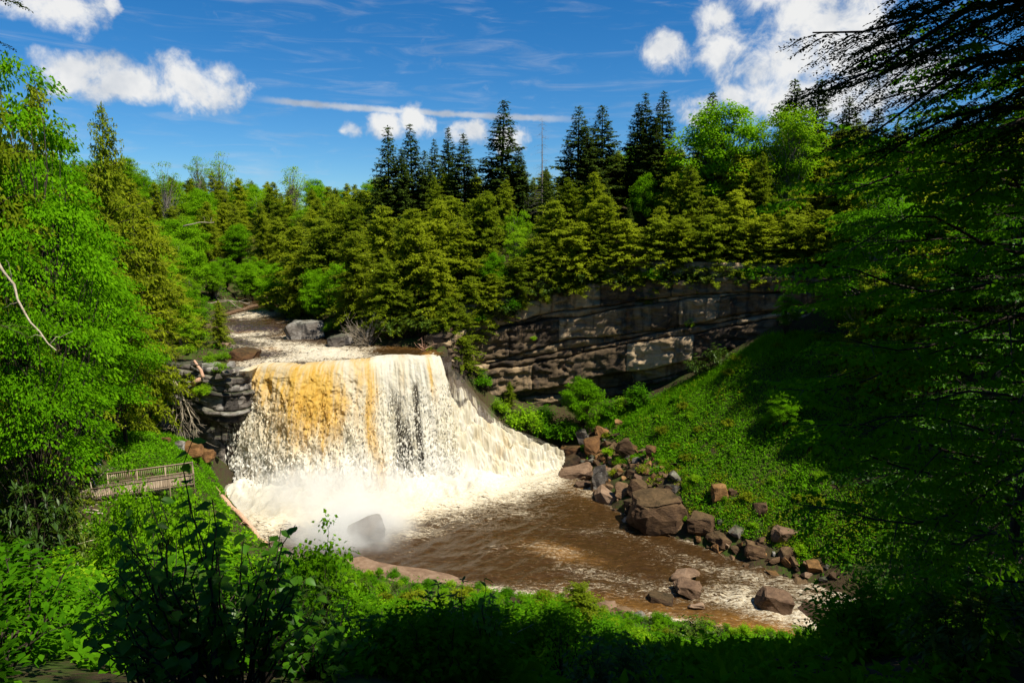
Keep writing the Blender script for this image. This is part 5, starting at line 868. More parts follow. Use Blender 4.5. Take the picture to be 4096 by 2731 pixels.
# ---- bushes with leaves large enough to tell apart: every leaf a part
def leaf_mesh(name, l, w, mat, droop=.18, fold=.14):
    t = np.array((0, .28, .62, 1.0)); ww = np.array((0, .5, .42, 0)) * w; z = -droop * l * t ** 2; v = [(0, 0, 0)]
    mid = np.stack([0 * t, t * l, z], 1); L_ = np.stack([-ww, t * l, z + ww * fold * 2], 1); R_ = np.stack([ww, t * l, z + ww * fold * 2], 1)
    V = np.vstack([mid, L_[1:3], R_[1:3]]); f3 = np.array([(0, 1, 4), (0, 6, 1), (2, 3, 5), (2, 7, 3)]); f4 = np.array([(4, 1, 2, 5), (1, 6, 7, 2)]); mb = MB(); mb.add(V, [f3, f4]); return mb.mesh(name, mat, True)
def leafy(name, label, cat, x, y, h, rad, nst, nl, meshes, seed, wood, clump=0, lean=(0, 0), bare=.3, size=(.75, 1.2)):
    r = np.random.default_rng(seed); z = T(x, y) - .1; root = thing(name, label, cat, (x, y, z)); st = MB(); cnt = 0
    for i in range(nst):
        a = r.uniform(0, 6.28); q = r.random() ** .55; tip = np.array((math.cos(a) * rad * q + lean[0], math.sin(a) * rad * q * .7 + lean[1], h * (1.05 - .5 * q * q) * r.uniform(.6, 1))); p = limb(r, np.array((.05 * math.cos(a), .05 * math.sin(a), 0)), tip, .05, 8, .022); tube(st, p, np.linspace(.016, .004, 8), 5, cap=False); n = nl
        for j in range(n):
            if clump: s = 1.0 - (j // clump) * .16 - r.uniform(0, .02); az_ = (j % clump) / clump * 6.28 + r.normal(0, .2); el = r.uniform(-.25, .5)
            else: s = bare + (1 - bare) * (j + .7) / n; az_ = (j % 2) * math.pi + (j // 2) * 1.57 + a + r.normal(0, .35); el = r.normal(-.12, .25)
            c = [np.interp(s, np.linspace(0, 1, 8), p[:, k]) for k in range(3)]; o = obj('leaf', meshes[int(r.integers(len(meshes)))], root, c, (el, r.normal(0, .3), az_ - math.pi / 2)); k = r.uniform(*size) * (1 if s > .5 else .85); o.scale = (k, k, k); cnt += 1
    obj('stems', st.mesh('stems', M[wood]), root); return root
VL = [leaf_mesh('leaf', .15, .10, M['neardark'], .10 + .1 * k) for k in range(3)]; RLf = [leaf_mesh('leaf', .15, .042, M['rhodo'], .08 + .12 * k) for k in range(3)]; ML = [leaf_mesh('leaf', .085, .075, M['maple'], .1 + .1 * k) for k in range(3)]
y_ = 6.4; x_ = (182 - 512) / FPX * y_; leafy('viburnum_bush', 'tall dark broad-leaved bush in front of the boardwalk', 'bush', x_, y_, height_for(x_, y_, 436), 1.15, 24, 12, VL, 1, 'bark')
y_ = 7.0; x_ = (150 - 512) / FPX * y_; leafy('viburnum_bush', 'dark broad-leaved bush covering the lower half of the boardwalk view', 'bush', x_, y_, height_for(x_, y_, 478), 1.0, 24, 12, VL, 21, 'bark')
y_ = 6.8; x_ = (212 - 512) / FPX * y_; leafy('viburnum_bush', 'dark broad-leaved bush just right of the tallest bush', 'bush', x_, y_, height_for(x_, y_, 492), 1.0, 24, 12, VL, 22, 'bark')
y_ = 7.4; x_ = (120 - 512) / FPX * y_; leafy('viburnum_bush', 'lower dark broad-leaved bush left of the tall one', 'bush', x_, y_, height_for(x_, y_, 500), .9, 20, 11, VL, 2, 'bark')
y_ = 7.8; x_ = (232 - 512) / FPX * y_; leafy('viburnum_bush', 'dark broad-leaved bush beneath the log in the foam', 'bush', x_, y_, height_for(x_, y_, 520), .95, 22, 12, VL, 3, 'bark')
y_ = 11.5; x_ = (452 - 512) / FPX * y_; leafy('rhododendron', 'long-leaved rhododendron sprawling above the fallen log', 'rhododendron', x_, y_, height_for(x_, y_, 576), 1.15, 24, 12, RLf, 4, 'greybark', 6)
y_ = 9.5; x_ = (487 - 512) / FPX * y_; leafy('viburnum_bush', 'slender sprig with a few large sunlit leaves at its tip', 'bush', x_, y_, height_for(x_, y_, 562), .35, 7, 8, VL, 5, 'bark')
y_ = 10.5; x_ = (345 - 512) / FPX * y_; leafy('viburnum_bush', 'hanging dark-leaved bush before the bedrock slab', 'bush', x_, y_, height_for(x_, y_, 590), .9, 20, 12, VL, 6, 'bark')
y_ = 13; x_ = (570 - 512) / FPX * y_; leafy('maple_sapling', 'low maple sapling with bright leaves at the near bank', 'sapling', x_, y_, height_for(x_, y_, 596), 1.0, 22, 12, ML, 7, 'bark')
y_ = 12; x_ = (650 - 512) / FPX * y_; leafy('viburnum_bush', 'dark bush arching below the rapids', 'bush', x_, y_, height_for(x_, y_, 628), 1.1, 22, 12, VL, 8, 'bark')
y_ = 9; x_ = (300 - 512) / FPX * y_; leafy('viburnum_bush', 'shadowed bush at the foot of the bank below the saplings', 'bush', x_, y_, height_for(x_, y_, 592), .95, 20, 12, VL, 9, 'bark')
# ================================================================== trees right beside the viewpoint
def near_tree(seed, h, limbs, leaf, kind, trunk_r, dens=1.0):
    """limbs: (height, azimuth, length, rise); each limb forks into branches and twigs that carry leaves"""
    r = np.random.default_rng(seed); tr = MB(); lf = MB(); zz = np.linspace(0, 1, 10); tube(tr, np.stack([.15 * np.sin(zz * 5), .12 * np.sin(zz * 4 + 1), zz * h], 1), trunk_r * (1 - .85 * zz), 8); C, Dd, S, Ls = [], [], [], []
    for (z0, a, L, rise) in limbs:
        out = np.array((math.cos(a), math.sin(a), 0)); sid = np.array((-math.sin(a), math.cos(a), 0)); s8 = np.linspace(0, 1, 9)
        drp = .22 if kind == 'hemlock' else .12; wig = r.normal(0, .05, 3)
        P0 = np.array((0, 0, z0)) + out * (s8 * L)[:, None] + np.array((0, 0, 1.)) * (L * (rise * s8 - drp * s8 ** 2))[:, None] + sid * (L * .09 * np.sin(s8 * 4 + seed + z0))[:, None] + np.array((0, 0, 1.)) * (L * .06 * np.sin(s8 * 7 + z0 * 2))[:, None]; tube(tr, P0, (.012 if kind == 'hemlock' else .007) * L * (1.08 - s8) + .004, 5, cap=False)
        nbr = max(4, int(L * (4.2 if kind == 'hemlock' else 2.4)))
        for i in range(nbr):
            s = .12 + .88 * (i + r.random() * .6) / nbr; s = min(s, .99); b0 = np.array([np.interp(s, s8, P0[:, k]) for k in range(3)]); sg = (1 if i % 2 else -1) * r.uniform(.55, 1.05); Lb = L * (.48 * (1 - s) + .13) * r.uniform(.7, 1.2)
            bd = nrm((out * math.cos(sg) + sid * math.sin(sg) + np.array((0, 0, r.normal(-.10 if kind == 'hemlock' else .02, .12))))[None])[0]; s6 = np.linspace(0, 1, 6); P1 = b0 + bd * (s6 * Lb)[:, None] - np.array((0, 0, 1.)) * (Lb * (.25 if kind == 'hemlock' else .10) * s6 ** 2)[:, None]; tube(tr, P1, .006 * Lb * (1.1 - s6) + .003, 3, cap=False)
            side2 = nrm(np.cross(bd, (0, 0, 1))[None])[0]; ntw = max(3, int(Lb * (15 if kind == 'hemlock' else 8) * dens))
            for j in range(ntw):
                q = .12 + .88 * (j + r.random() * .5) / ntw; q = min(q, 1); t0_ = np.array([np.interp(q, s6, P1[:, k]) for k in range(3)]); sg2 = (1 if j % 2 else -1) * r.uniform(.5, .95) if j < ntw - 1 else 0; Lt = (.46 if kind == 'hemlock' else .50) * (1.15 - .6 * q) * r.uniform(.6, 1.2) * min(1, Lb)
                td = nrm((bd * math.cos(sg2) + side2 * math.sin(sg2) + np.array((0, 0, r.normal(-.18, .1))))[None])[0]; n = max(5, int(Lt / (.022 if kind == 'hemlock' else leaf * .42))); m = (np.arange(n) + .5) / n; tp_ = t0_ + td * (m * Lt)[:, None] - np.array((0, 0, 1.)) * (Lt * .2 * m ** 2)[:, None]
                ts = nrm(np.cross(td, (0, 0, 1))[None])[0]; sgn = np.where(np.arange(n) % 2, 1, -1)[:, None]
                if kind == 'hemlock': d = nrm(td * .55 + ts * sgn + r.normal(0, .25, (n, 3))); C.append(tp_); Dd.append(d); S.append(perp(d, r, .8)); Ls.append(leaf * r.uniform(.7, 1.2, n) * (1.1 - .5 * m))
                else: d = nrm(td * .5 + ts * sgn * .8 + r.normal(0, .4, (n, 3)) + np.array((0, 0, -.45))); C.append(tp_); Dd.append(d); S.append(perp(d, r, .25)); Ls.append(leaf * r.uniform(.65, 1.2, n))
    C = np.concatenate(C); Dd = np.concatenate(Dd); S = np.concatenate(S); Ls = np.concatenate(Ls); quads(lf, C, Dd, S, Ls, Ls * (.46 if kind == 'hemlock' else .62), 0, .12); return tr, lf
def near_place(name, label, cat, x, y, tr, lf, bark, leafm):
    root = thing(name, label, cat, (x, y, T(x, y) - .2)); obj('trunk', tr.mesh('trunk', M[bark]), root); obj('crown', lf.mesh('crown', M[leafm]), root); return root
q = random.Random(5)
zb = T(8.2, 8.0)
lim = [(36 + dz - zb, math.pi + da, L, rise) for dz, da, L, rise in [(2.6, .05, 4.9, .10), (3.1, -.25, 4.6, .14), (3.6, .3, 4.6, .12), (2.3, -.1, 4.2, .02), (4.2, -.05, 4.8, .16), (4.8, .25, 4.4, .2), (5.4, -.4, 4.6, .2), (3.0, -.7, 4.6, .10), (2.0, -.5, 3.8, .0), (2.7, .45, 3.6, .04)]]
lim += [(q.uniform(11, 24), q.uniform(0, 6.28), q.uniform(2.5, 5), .15) for _ in range(9)] + [(q.uniform(4, 11), q.uniform(-1.6, 1.4), q.uniform(3, 5), .1) for _ in range(4)]
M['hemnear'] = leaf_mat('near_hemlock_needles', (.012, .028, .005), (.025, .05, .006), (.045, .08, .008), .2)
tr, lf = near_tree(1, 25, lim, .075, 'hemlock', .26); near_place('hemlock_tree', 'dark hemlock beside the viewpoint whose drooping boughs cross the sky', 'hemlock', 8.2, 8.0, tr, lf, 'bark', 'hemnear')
xb, yb = 10.2, 11.8; zb = T(xb, yb)
lim = [(36 + dz - zb, math.pi + da, L, rise) for dz, da, L, rise in [(1.6, .05, 5.6, .14), (.9, -.2, 5.8, .16), (.1, .15, 5.6, .12), (-.6, -.05, 5.9, .10), (-1.4, .25, 5.4, .08), (-2.2, -.15, 5.6, .06), (-3.0, .1, 5.4, .04), (-3.8, -.25, 5.2, .04), (-4.6, .2, 5.0, .02), (-5.4, 0, 4.8, .04), (2.4, .3, 5.0, .16), (3.0, -.1, 4.2, .2), (-6.2, -.3, 4.6, .05), (-6.8, .25, 4.4, .06), (.5, .4, 5.2, .2), (-1.0, -.35, 5.4, .15), (-1.8, .05, 5.8, .0), (-2.7, .35, 5.2, .12), (-3.4, -.05, 5.6, .08), (-4.2, .0, 5.5, -.02), (-5.0, -.2, 5.2, .1), (1.2, .2, 5.3, .1), (2.0, -.3, 4.8, .1)]]
lim += [(q.uniform(9, 19), q.uniform(0, 6.28), q.uniform(3, 5.5), .3) for _ in range(14)]
lim = [(a_, b_, c_ * (.92 if a_ + zb > 31.6 else .72), d_) for a_, b_, c_, d_ in lim]; tr, lf = near_tree(2, 20, lim, .115, 'leaf', .2); near_place('beech_tree', 'beech beside the viewpoint with long leafy boughs reaching over the slope', 'beech', xb, yb, tr, lf, 'bark', 'shrub')
for i, (x, y, h, lb) in enumerate([(15.5, 20, 17, 'beech crowding behind the boughs of the nearest beech'), (20.5, 24, 18, 'shaded beech standing down the bank among hemlocks'), (23, 31, 18, 'shaded beech low on the bank above the lower rapids')]):
    n = 34; lim = [(1.2 + (h - 3) * (k + .5) / n, k * 2.4, (h * .36) * (1 - .6 * (k / n)) * q.uniform(.75, 1.1), .12 + .2 * k / n) for k in range(n)]
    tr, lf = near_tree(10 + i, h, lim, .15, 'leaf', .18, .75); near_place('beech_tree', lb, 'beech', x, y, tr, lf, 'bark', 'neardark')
for (x, y, h, lb) in [(13, 1.5, 25, 'unseen tall shade hemlock standing beside and behind the viewpoint'), (7.5, -5, 25, 'unseen tall shade hemlock close behind the viewpoint'), (3, -7, 23, 'unseen shade hemlock on the bank behind the viewpoint'), (27, 16, 24, 'unseen shade hemlock between the viewpoint and the lower rapids')]:
    plant('hemlock', x, y, h, lb, 'hemlock', 'shade_hemlock', wide=1.0)  # hemlocks out of view, added to shade the near bank
for (x, y, h, lb) in [(14, 3.5, 27, 'unseen clear-trunked shade hemlock uphill of the drooping boughs'), (19, 8.5, 27, 'unseen clear-trunked shade hemlock beyond the drooping boughs'), (25, 14, 26, 'unseen clear-trunked shade hemlock over the shaded beeches'), (31, 21, 26, 'unseen clear-trunked shade hemlock above the river bend'), (9, -3, 27, 'unseen clear-trunked shade hemlock just uphill of the viewpoint'), (.5, -4.5, 26, 'unseen clear-trunked shade hemlock directly behind the viewpoint')]:
    plant('tallhem', x, y, h, lb, 'hemlock', 'shade_hemlock', wide=1.05)  # more unseen hemlocks, added so their shade darkens the bank and right-hand boughs
zb = T(-13.2, 14.2)
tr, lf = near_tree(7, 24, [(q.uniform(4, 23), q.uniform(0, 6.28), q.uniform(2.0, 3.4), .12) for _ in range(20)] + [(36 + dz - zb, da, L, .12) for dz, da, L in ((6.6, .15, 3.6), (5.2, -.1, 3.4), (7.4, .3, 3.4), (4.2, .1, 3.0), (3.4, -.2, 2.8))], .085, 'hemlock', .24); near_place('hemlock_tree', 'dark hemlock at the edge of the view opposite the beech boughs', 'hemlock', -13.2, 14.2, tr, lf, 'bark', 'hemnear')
# ================================================================== boardwalk with railing
m_, N, out = material('weathered_boards'); tcd = N.node('ShaderNodeTexCoord'); oi = N.node('ShaderNodeObjectInfo')
n = N.noise(N.vm('MULTIPLY', tcd.outputs['Object'], (8, 1, 8)), 2.0, 5, .6)
principled(N, out, N.ramp(N.m('ADD', N.m('MULTIPLY', n, .7), N.m('MULTIPLY', oi.outputs['Random'], .4)), [(.2, (.14, .10, .065)), (.55, (.27, .20, .135)), (.9, (.40, .32, .23))]), .85, bump(N, n, .3, .01), .2); M['board'] = m_
DZ = 11.6
A0 = atZ(92, 499, DZ); A1 = atZ(194, 484, DZ); B1 = atZ(188, 472, DZ); ex = nrm((A1 - A0)[None])[0]; ey = np.array((-ex[1], ex[0], 0)); LEN = float(np.linalg.norm(A1 - A0)); WID = float((B1 - A1) @ ey)
deck = thing('boardwalk_deck', 'weathered wooden viewing deck with railing near the foot of the falls', 'boardwalk', A0); dang = math.atan2(ex[1], ex[0]); deck.rotation_euler = (0, 0, dang)
def part(name, f, parent=deck, mat='board'):
    mb = MB(); f(mb); return obj(name, mb.mesh(name, M[mat]), parent)
npl = int(LEN / .15); mbp = MB(); box(mbp, (0, WID / 2, 0), (.138, WID, .04)); pm = mbp.mesh('plank', M['board'])
for i in range(npl): obj('plank', pm, deck, (.075 + i * .15, 0, -.02))
for k in range(3): part('joist', lambda mb: box(mb, (LEN / 2, .2 + k * (WID - .4) / 2, -.16), (LEN, .06, .2)))
sides = [((0, 0), (LEN, 0)), ((LEN, 0), (LEN, WID)), ((LEN, WID), (LEN * .12, WID))]
mbb = MB(); box(mbb, (0, 0, .5), (.042, .042, .98)); bmesh_ = mbb.mesh('baluster', M['board'])
for (a, b) in sides:
    a = np.array(a + (0,), float); b = np.array(b + (0,), float); L_ = np.linalg.norm(b - a); n = int(L_ / .17); dr = (b - a) / L_
    for i in range(1, n): obj('baluster', bmesh_, deck, a + (b - a) * i / n)
    np_ = max(1, round(L_ / 2.2))
    for i in range(np_ + (1 if a[1] == 0 and b[0] == LEN and b[1] == 0 else 0)):
        q_ = a + (b - a) * i / np_; part('post', lambda mb: box(mb, q_ + np.array((.02, .02, -.75)), (.10, .10, 3.7)))
    part('handrail', lambda mb: bar(mb, a + np.array((0, 0, 1.05)), b + np.array((0, 0, 1.05)), .16, .05)); part('bottom_rail', lambda mb: bar(mb, a + np.array((0, 0, .09)), b + np.array((0, 0, .09)), .05, .09)); part('top_rail', lambda mb: bar(mb, a + np.array((0, 0, .97)), b + np.array((0, 0, .97)), .05, .09))
part('post', lambda mb: box(mb, (LEN * .12, WID, -.4), (.10, .10, 3.0)))
# paved approach with a short railing
m_, N, out = material('worn_concrete'); g = N.node('ShaderNodeNewGeometry'); n = N.noise(g.outputs['Position'], 2, 5, .6); principled(N, out, N.ramp(n, [(.3, (.16, .14, .12)), (.7, (.30, .27, .24))]), .9, bump(N, n, .2, .02), .2); M['concrete'] = m_
pa = [A0 + ey * .3 - ex * .05, A0 + ey * (WID * .75) - ex * .05]; pb = [atZ(52, 516, 10.2), atZ(50, 498, 10.6)]; pth = MB(); nseg = 8
for k in range(2):
    pass
g1_ = np.array([[pa[j] + (pb[j] - pa[j]) * t for j in (0, 1)] for t in np.linspace(0, 1, nseg)]); v = np.concatenate([g1_.reshape(-1, 3), g1_.reshape(-1, 3) - np.array((0, 0, .6))]); gf = grid_faces(nseg, 2); e1 = np.array([(i * 2, (i + 1) * 2, (i + 1) * 2 + nseg * 2, i * 2 + nseg * 2) for i in range(nseg - 1)]); pth.add(v, [gf, e1, e1 + 1])
tag(obj('concrete_path', pth.mesh('concrete_path', M['concrete'])), 'grey paved path leading to the viewing deck', 'path', kind='structure')
rl = thing('path_railing', 'short grey railing along the paved path beside the deck', 'railing', pa[0]); d0 = pb[0] - pa[0]
for i in range(22): mb = MB(); q_ = d0 * i / 21 * .8; box(mb, q_ + np.array((0, 0, .5)), (.05, .05, 1.0)); obj('baluster', mb.mesh('baluster', M['board']), rl)
mb = MB(); bar(mb, np.array((0, 0, 1.03)), d0 * .8 + np.array((0, 0, 1.03)), .14, .05); obj('handrail', mb.mesh('handrail', M['board']), rl)
# information sign
m_, N, out = material('sign_print'); tcd = N.node('ShaderNodeTexCoord'); sp_ = N.node('ShaderNodeSeparateXYZ'); N.l.new(tcd.outputs['Generated'], sp_.inputs[0])
inx = N.m('MULTIPLY', N.m('MULTIPLY', N.step(sp_.outputs[0], .50, .51), N.step(sp_.outputs[0], .93, .92)), N.m('MULTIPLY', N.step(sp_.outputs[1], .14, .16), N.step(sp_.outputs[1], .76, .74)))
band = N.m('MULTIPLY', N.step(sp_.outputs[1], .80, .82), 1.0); c_ = N.mix(inx, (.62, .74, .72, 1), N.mix(N.noise(tcd.outputs['Generated'], 4, 4, .6), (.03, .14, .22, 1), (.25, .50, .62, 1))); c_ = N.mix(band, c_, (.10, .28, .30, 1)); principled(N, out, c_, .4, None, .4); M['sign'] = m_
sg = atZ(97, 474, DZ); sroot = thing('information_sign', 'tilted pale blue information panel at the deck corner', 'sign', (sg[0], sg[1], DZ), dang)
mb = MB(); box(mb, (0, 0, 0), (1.05, .04, .72)); o = obj('sign_panel', mb.mesh('sign_panel', M['board']), sroot, (0, -.02, 1.32), (R(-38), 0, 0)); mb = MB(); v = np.array([(-.5, 0, -.34), (.5, 0, -.34), (.5, 0, .34), (-.5, 0, .34)]); 
mb = MB(); box(mb, (0, 0, 0), (1.0, .68, .012)); o2 = obj('sign_face', mb.mesh('sign_face', M['sign']), sroot, (0, -.045, 1.335), (R(52), 0, 0))
for s_ in (-1, 1): mb = MB(); box(mb, (s_ * .4, .05, .62), (.07, .07, 1.24)); obj('post', mb.mesh('post', M['board']), sroot)
# ================================================================== visitor walking up the path
def cloth(name, c):
    m_, N, out = material(name); tcd = N.node('ShaderNodeTexCoord'); n = N.noise(tcd.outputs['Object'], 30, 3, .6); principled(N, out, N.mix(n, tuple(x * .7 for x in c) + (1,), tuple(c) + (1,)), .85, None, .15); return m_
pp_ = atZ(70, 509, 10.4); px_ = float(pp_[0]); py_ = float(pp_[1]); tpath = float(np.clip((pp_ - (pa[0] + pa[1]) / 2) @ ((pb[0] + pb[1]) / 2 - (pa[0] + pa[1]) / 2) / np.sum(((pb[0] + pb[1]) / 2 - (pa[0] + pa[1]) / 2) ** 2), 0, 1)); pz_ = float(pa[0][2] + (pb[0][2] - pa[0][2]) * tpath)
person = thing('person', 'person in dark top and red shorts, blue jacket round the waist, on the path', 'person', (px_, py_, pz_ + .01), R(-40))
def skin_mesh(name, verts, edges, radii, mat, sub=2, root=0):
    me = bpy.data.meshes.new(name); me.from_pydata(verts, edges, []); o = bpy.data.objects.new(name, me); COL.objects.link(o); o.modifiers.new('skin', 'SKIN'); sm = o.modifiers.new('sub', 'SUBSURF'); sm.levels = sub; sm.render_levels = sub
    if not me.skin_vertices: me.skin_vertices.new(name='')
    for i, r_ in enumerate(radii): me.skin_vertices[0].data[i].radius = (r_, r_) if np.isscalar(r_) else r_
    me.skin_vertices[0].data[root].use_root = True
    dg = bpy.context.evaluated_depsgraph_get(); m2 = bpy.data.meshes.new_from_object(o.evaluated_get(dg)); bpy.data.objects.remove(o); m2.materials.clear(); m2.materials.append(mat)
    m2.polygons.foreach_set('use_smooth', np.ones(len(m2.polygons), bool)); return m2
bv = [(0, 0, .93), (0, 0, 1.12), (0, .01, 1.32), (0, .0, 1.46), (0, -.01, 1.54), (0, -.02, 1.62), (0, -.02, 1.74), (-.09, 0, .90), (-.10, -.12, .52), (-.10, -.02, .10), (-.10, -.16, .04), (.09, 0, .90), (.10, .12, .50), (.10, .28, .12), (.10, .16, .05), (-.18, .01, 1.41), (-.25, .08, 1.15), (-.23, .02, .93), (-.22, -.02, .84), (.18, .01, 1.41), (.25, -.06, 1.15), (.23, -.22, .98), (.22, -.28, .92), (-.20, -.08, .78), (-.23, -.07, .77), (.20, -.34, .88), (.23, -.35, .90)]
be = [(0, 1), (1, 2), (2, 3), (3, 4), (4, 5), (5, 6), (0, 7), (7, 8), (8, 9), (9, 10), (0, 11), (11, 12), (12, 13), (13, 14), (3, 15), (15, 16), (16, 17), (17, 18), (3, 19), (19, 20), (20, 21), (21, 22), (18, 23), (18, 24), (22, 25), (22, 26)]
br_ = [(.15, .11), (.135, .10), (.16, .11), (.10, .08), .05, .085, .075, .085, .06, .042, .04, .085, .06, .042, .04, .055, .042, .034, .03, .055, .042, .034, .03, .012, .012, .012, .012]
obj('body', skin_mesh('body', bv, be, br_, cloth('skin_tone', (.45, .27, .19)), 2), person)
obj('shirt', skin_mesh('shirt', [(0, 0, .98), (0, 0, 1.14), (0, .01, 1.32), (0, 0, 1.45), (-.18, .01, 1.41), (-.24, .07, 1.20), (.18, .01, 1.41), (.24, -.05, 1.20)], [(0, 1), (1, 2), (2, 3), (3, 4), (4, 5), (3, 6), (6, 7)], [(.165, .125), (.155, .12), (.175, .125), (.10, .085), .072, .062, .072, .062], cloth('dark_shirt', (.045, .03, .035)), 2), person)
obj('shorts', skin_mesh('shorts', [(0, 0, .95), (-.09, 0, .88), (-.10, -.09, .58), (.09, 0, .88), (.10, .09, .58)], [(0, 1), (1, 2), (0, 3), (3, 4)], [(.165, .125), .105, .085, .105, .085], cloth('red_shorts', (.42, .03, .03)), 2), person)
obj('jacket', skin_mesh('jacket', [(-.17, -.04, .98), (0, .13, .97), (.17, -.04, .98), (0, .16, .75), (.1, .15, .66), (-.1, .15, .68)], [(0, 1), (1, 2), (1, 3), (3, 4), (3, 5)], [.035, .06, .035, (.13, .03), (.08, .025), (.08, .025)], cloth('blue_jacket', (.03, .20, .48)), 2, 1), person)
obj('hair', skin_mesh('hair', [(0, .02, 1.66), (0, .01, 1.76), (0, .05, 1.58)], [(0, 1), (0, 2)], [.092, .075, .05], cloth('dark_hair', (.03, .02, .014)), 2), person)
# ================================================================== fallen trunks and dead wood
def log(name, label, cat, p, rad, mat, sides=10, stubs=0, seed=0, roots=False):
    r = np.random.default_rng(seed); p = np.array(p, float); n = 9; t = np.linspace(0, 1, n); s = np.linspace(0, 1, len(p)); q_ = np.stack([np.interp(t, s, p[:, k]) for k in range(3)], 1); L_ = np.linalg.norm(p[-1] - p[0]); q_[1:-1] += r.normal(0, .008 * L_, (n - 2, 3)); root = thing(name, label, cat, q_[0]); mb = MB(); rd = np.interp(t, (0, 1), rad if not np.isscalar(rad) else (rad, rad * .8)) * r.uniform(.93, 1.07, n); tube(mb, q_ - q_[0], rd, sides); trunk_ = obj('trunk', mb.mesh('trunk', M[mat], True), root)
    for i in range(stubs):
        k = r.uniform(.2, .95); b = np.array([np.interp(k, t, q_[:, j]) for j in range(3)]) - q_[0]; d = nrm(r.normal(size=(1, 3)) + np.array((0, 0, .6)))[0]; mb = MB(); w_ = limb(r, b, b + d * L_ * r.uniform(.08, .22), .1, 5, .05); tube(mb, w_, np.linspace(.35, .1, 5) * np.mean(rd), 5); obj('branch_stub', mb.mesh('branch_stub', M[mat]), trunk_)
    if roots:
        mb = MB()
        for i in range(12): d = nrm(r.normal(size=(1, 3)))[0]; tube(mb, limb(r, np.zeros(3), d * rd[0] * r.uniform(2, 4.5), .0, 5, .1), np.linspace(.3, .05, 5) * rd[0], 4)
        obj('root_mass', mb.mesh('root_mass', M[mat]), trunk_)
    return root
def ground(u, v, up=.15): p = hit(u, v); return p + np.array((0, 0, up))
log('fallen_log', 'thick sawn log lying in the bushes below the viewpoint', 'log', [ground(398, 660, .2), ground(472, 646, .25)], (.19, .17), 'brownlog', 12, 2, 1)
log('fallen_log', 'broken forked log beside the thick sawn log', 'log', [ground(474, 660, .15), ground(525, 655, .3)], (.16, .10), 'brownlog', 10, 3, 2)
log('fallen_log', 'thin dead pole lying left of the thick sawn log', 'log', [ground(335, 657, .15), ground(386, 655, .2)], (.06, .05), 'greybark', 8, 1, 3)
log('fallen_log', 'massive dark rotting log in the bottom corner scrub', 'log', [ground(-30, 606, .3), ground(66, 590, .4)], (.38, .34), 'brownlog', 14, 2, 4)
log('fallen_log', 'pale barkless log on the left scrub slope', 'log', [ground(48, 533, .3), ground(100, 537, .3)], (.17, .14), 'deadwood', 9, 2, 5)
log('fallen_log', 'short pale log lying above the bench behind the sign', 'log', [ground(80, 436, .3), ground(110, 446, .4)], (.34, .28), 'deadwood', 9, 2, 6)
a = atZ(221, 496, 4.2); b = atZ(266, 543, 1.2); log('drift_log', 'reddish drift log with upturned roots slanting into the foam', 'log', [a, (a + b) / 2 + np.array((0, 0, .2)), b], (.36, .22), 'pinkwood', 10, 3, 7, True)
a = atZ(223, 315, 19.9); b = atZ(257, 305, 21.2); log('drift_log', 'brown log stranded across the far end of the upper river', 'log', [a, b], (.45, .38), 'brownlog', 9, 1, 8)
for k, (u0, v0, u1, v1) in enumerate([(206, 303, 250, 303), (215, 299, 245, 309), (228, 300, 252, 306)]): a = atZ(u0, v0, 21.0); b = atZ(u1, v1, 20.8); log('dead_branch', 'bare pale branch in the drift pile at the far river bend', 'branch', [a, (a + b) / 2 + np.array((0, 0, .5)), b], (.12, .05), 'deadwood', 6, 2, 30 + k)['group'] = 'drift pile branches'
y_ = 110.6; a = atY(365, 347, y_); b = atY(368, 331, y_ + .3); c_ = atY(375.5, 311, y_ + 1); log('leaning_snag', 'taller of two bare trunks leaning over the brown pool', 'dead trunk', [a, b, c_], (.24, .20), 'greybark', 8, 0, 11)
a = atY(368.5, 348, y_ + .4); b = atY(371, 334, y_ + .7); c_ = atY(379, 314.5, y_ + 1.4); log('leaning_snag', 'shorter of two bare trunks leaning over the brown pool', 'dead trunk', [a, b, c_], (.22, .22), 'greybark', 8, 0, 12)
def brush(name, label, origin, dirs, n, L_, mat, seed, rad=.02, forks=4, grav=0.0, cat='dead branches'):
    r = np.random.default_rng(seed); root = thing(name, label, cat, origin); mb = MB()
    for i in range(n):
        d = nrm((np.array(dirs) + r.normal(0, .55, 3))[None])[0]; l = L_ * r.uniform(.5, 1.1); t = np.linspace(0, 1, 6)[:, None]; p = d * l * t + np.array((0, 0, -grav)) * l * t ** 2; p[1:] += np.cumsum(r.normal(0, .035 * l, (5, 3)), 0); st_ = r.normal(0, .06 * L_, 3); p = p + st_; tube(mb, p, np.linspace(rad, rad * .3, 6), 4, cap=False)
        for j in range(forks): k = int(r.integers(1, 6)); d2 = nrm((d + r.normal(0, .7, 3) + np.array((0, 0, -grav * .6)))[None])[0]; l2 = l * r.uniform(.2, .45); q_ = p[k] + d2 * l2 * t + r.normal(0, .03 * l2, (6, 3)); tube(mb, q_, np.linspace(rad * .5, rad * .2, 6), 3, cap=False)
    obj('branches', mb.mesh('branches', M[mat]), root); return root
brush('dead_brush', 'tangle of bare grey branches at the foot of the leaning trunks', atY(368, 346, 111.5), (-.35, -.1, .75), 70, 4.6, 'deadwood', 1, .035, 6)
brush('dead_brush', 'small bare grey snag at the lip of the falls', atY(424, 349, 104.5), (0, -.1, .8), 8, 2.0, 'pinkwood', 2, .05, 3)
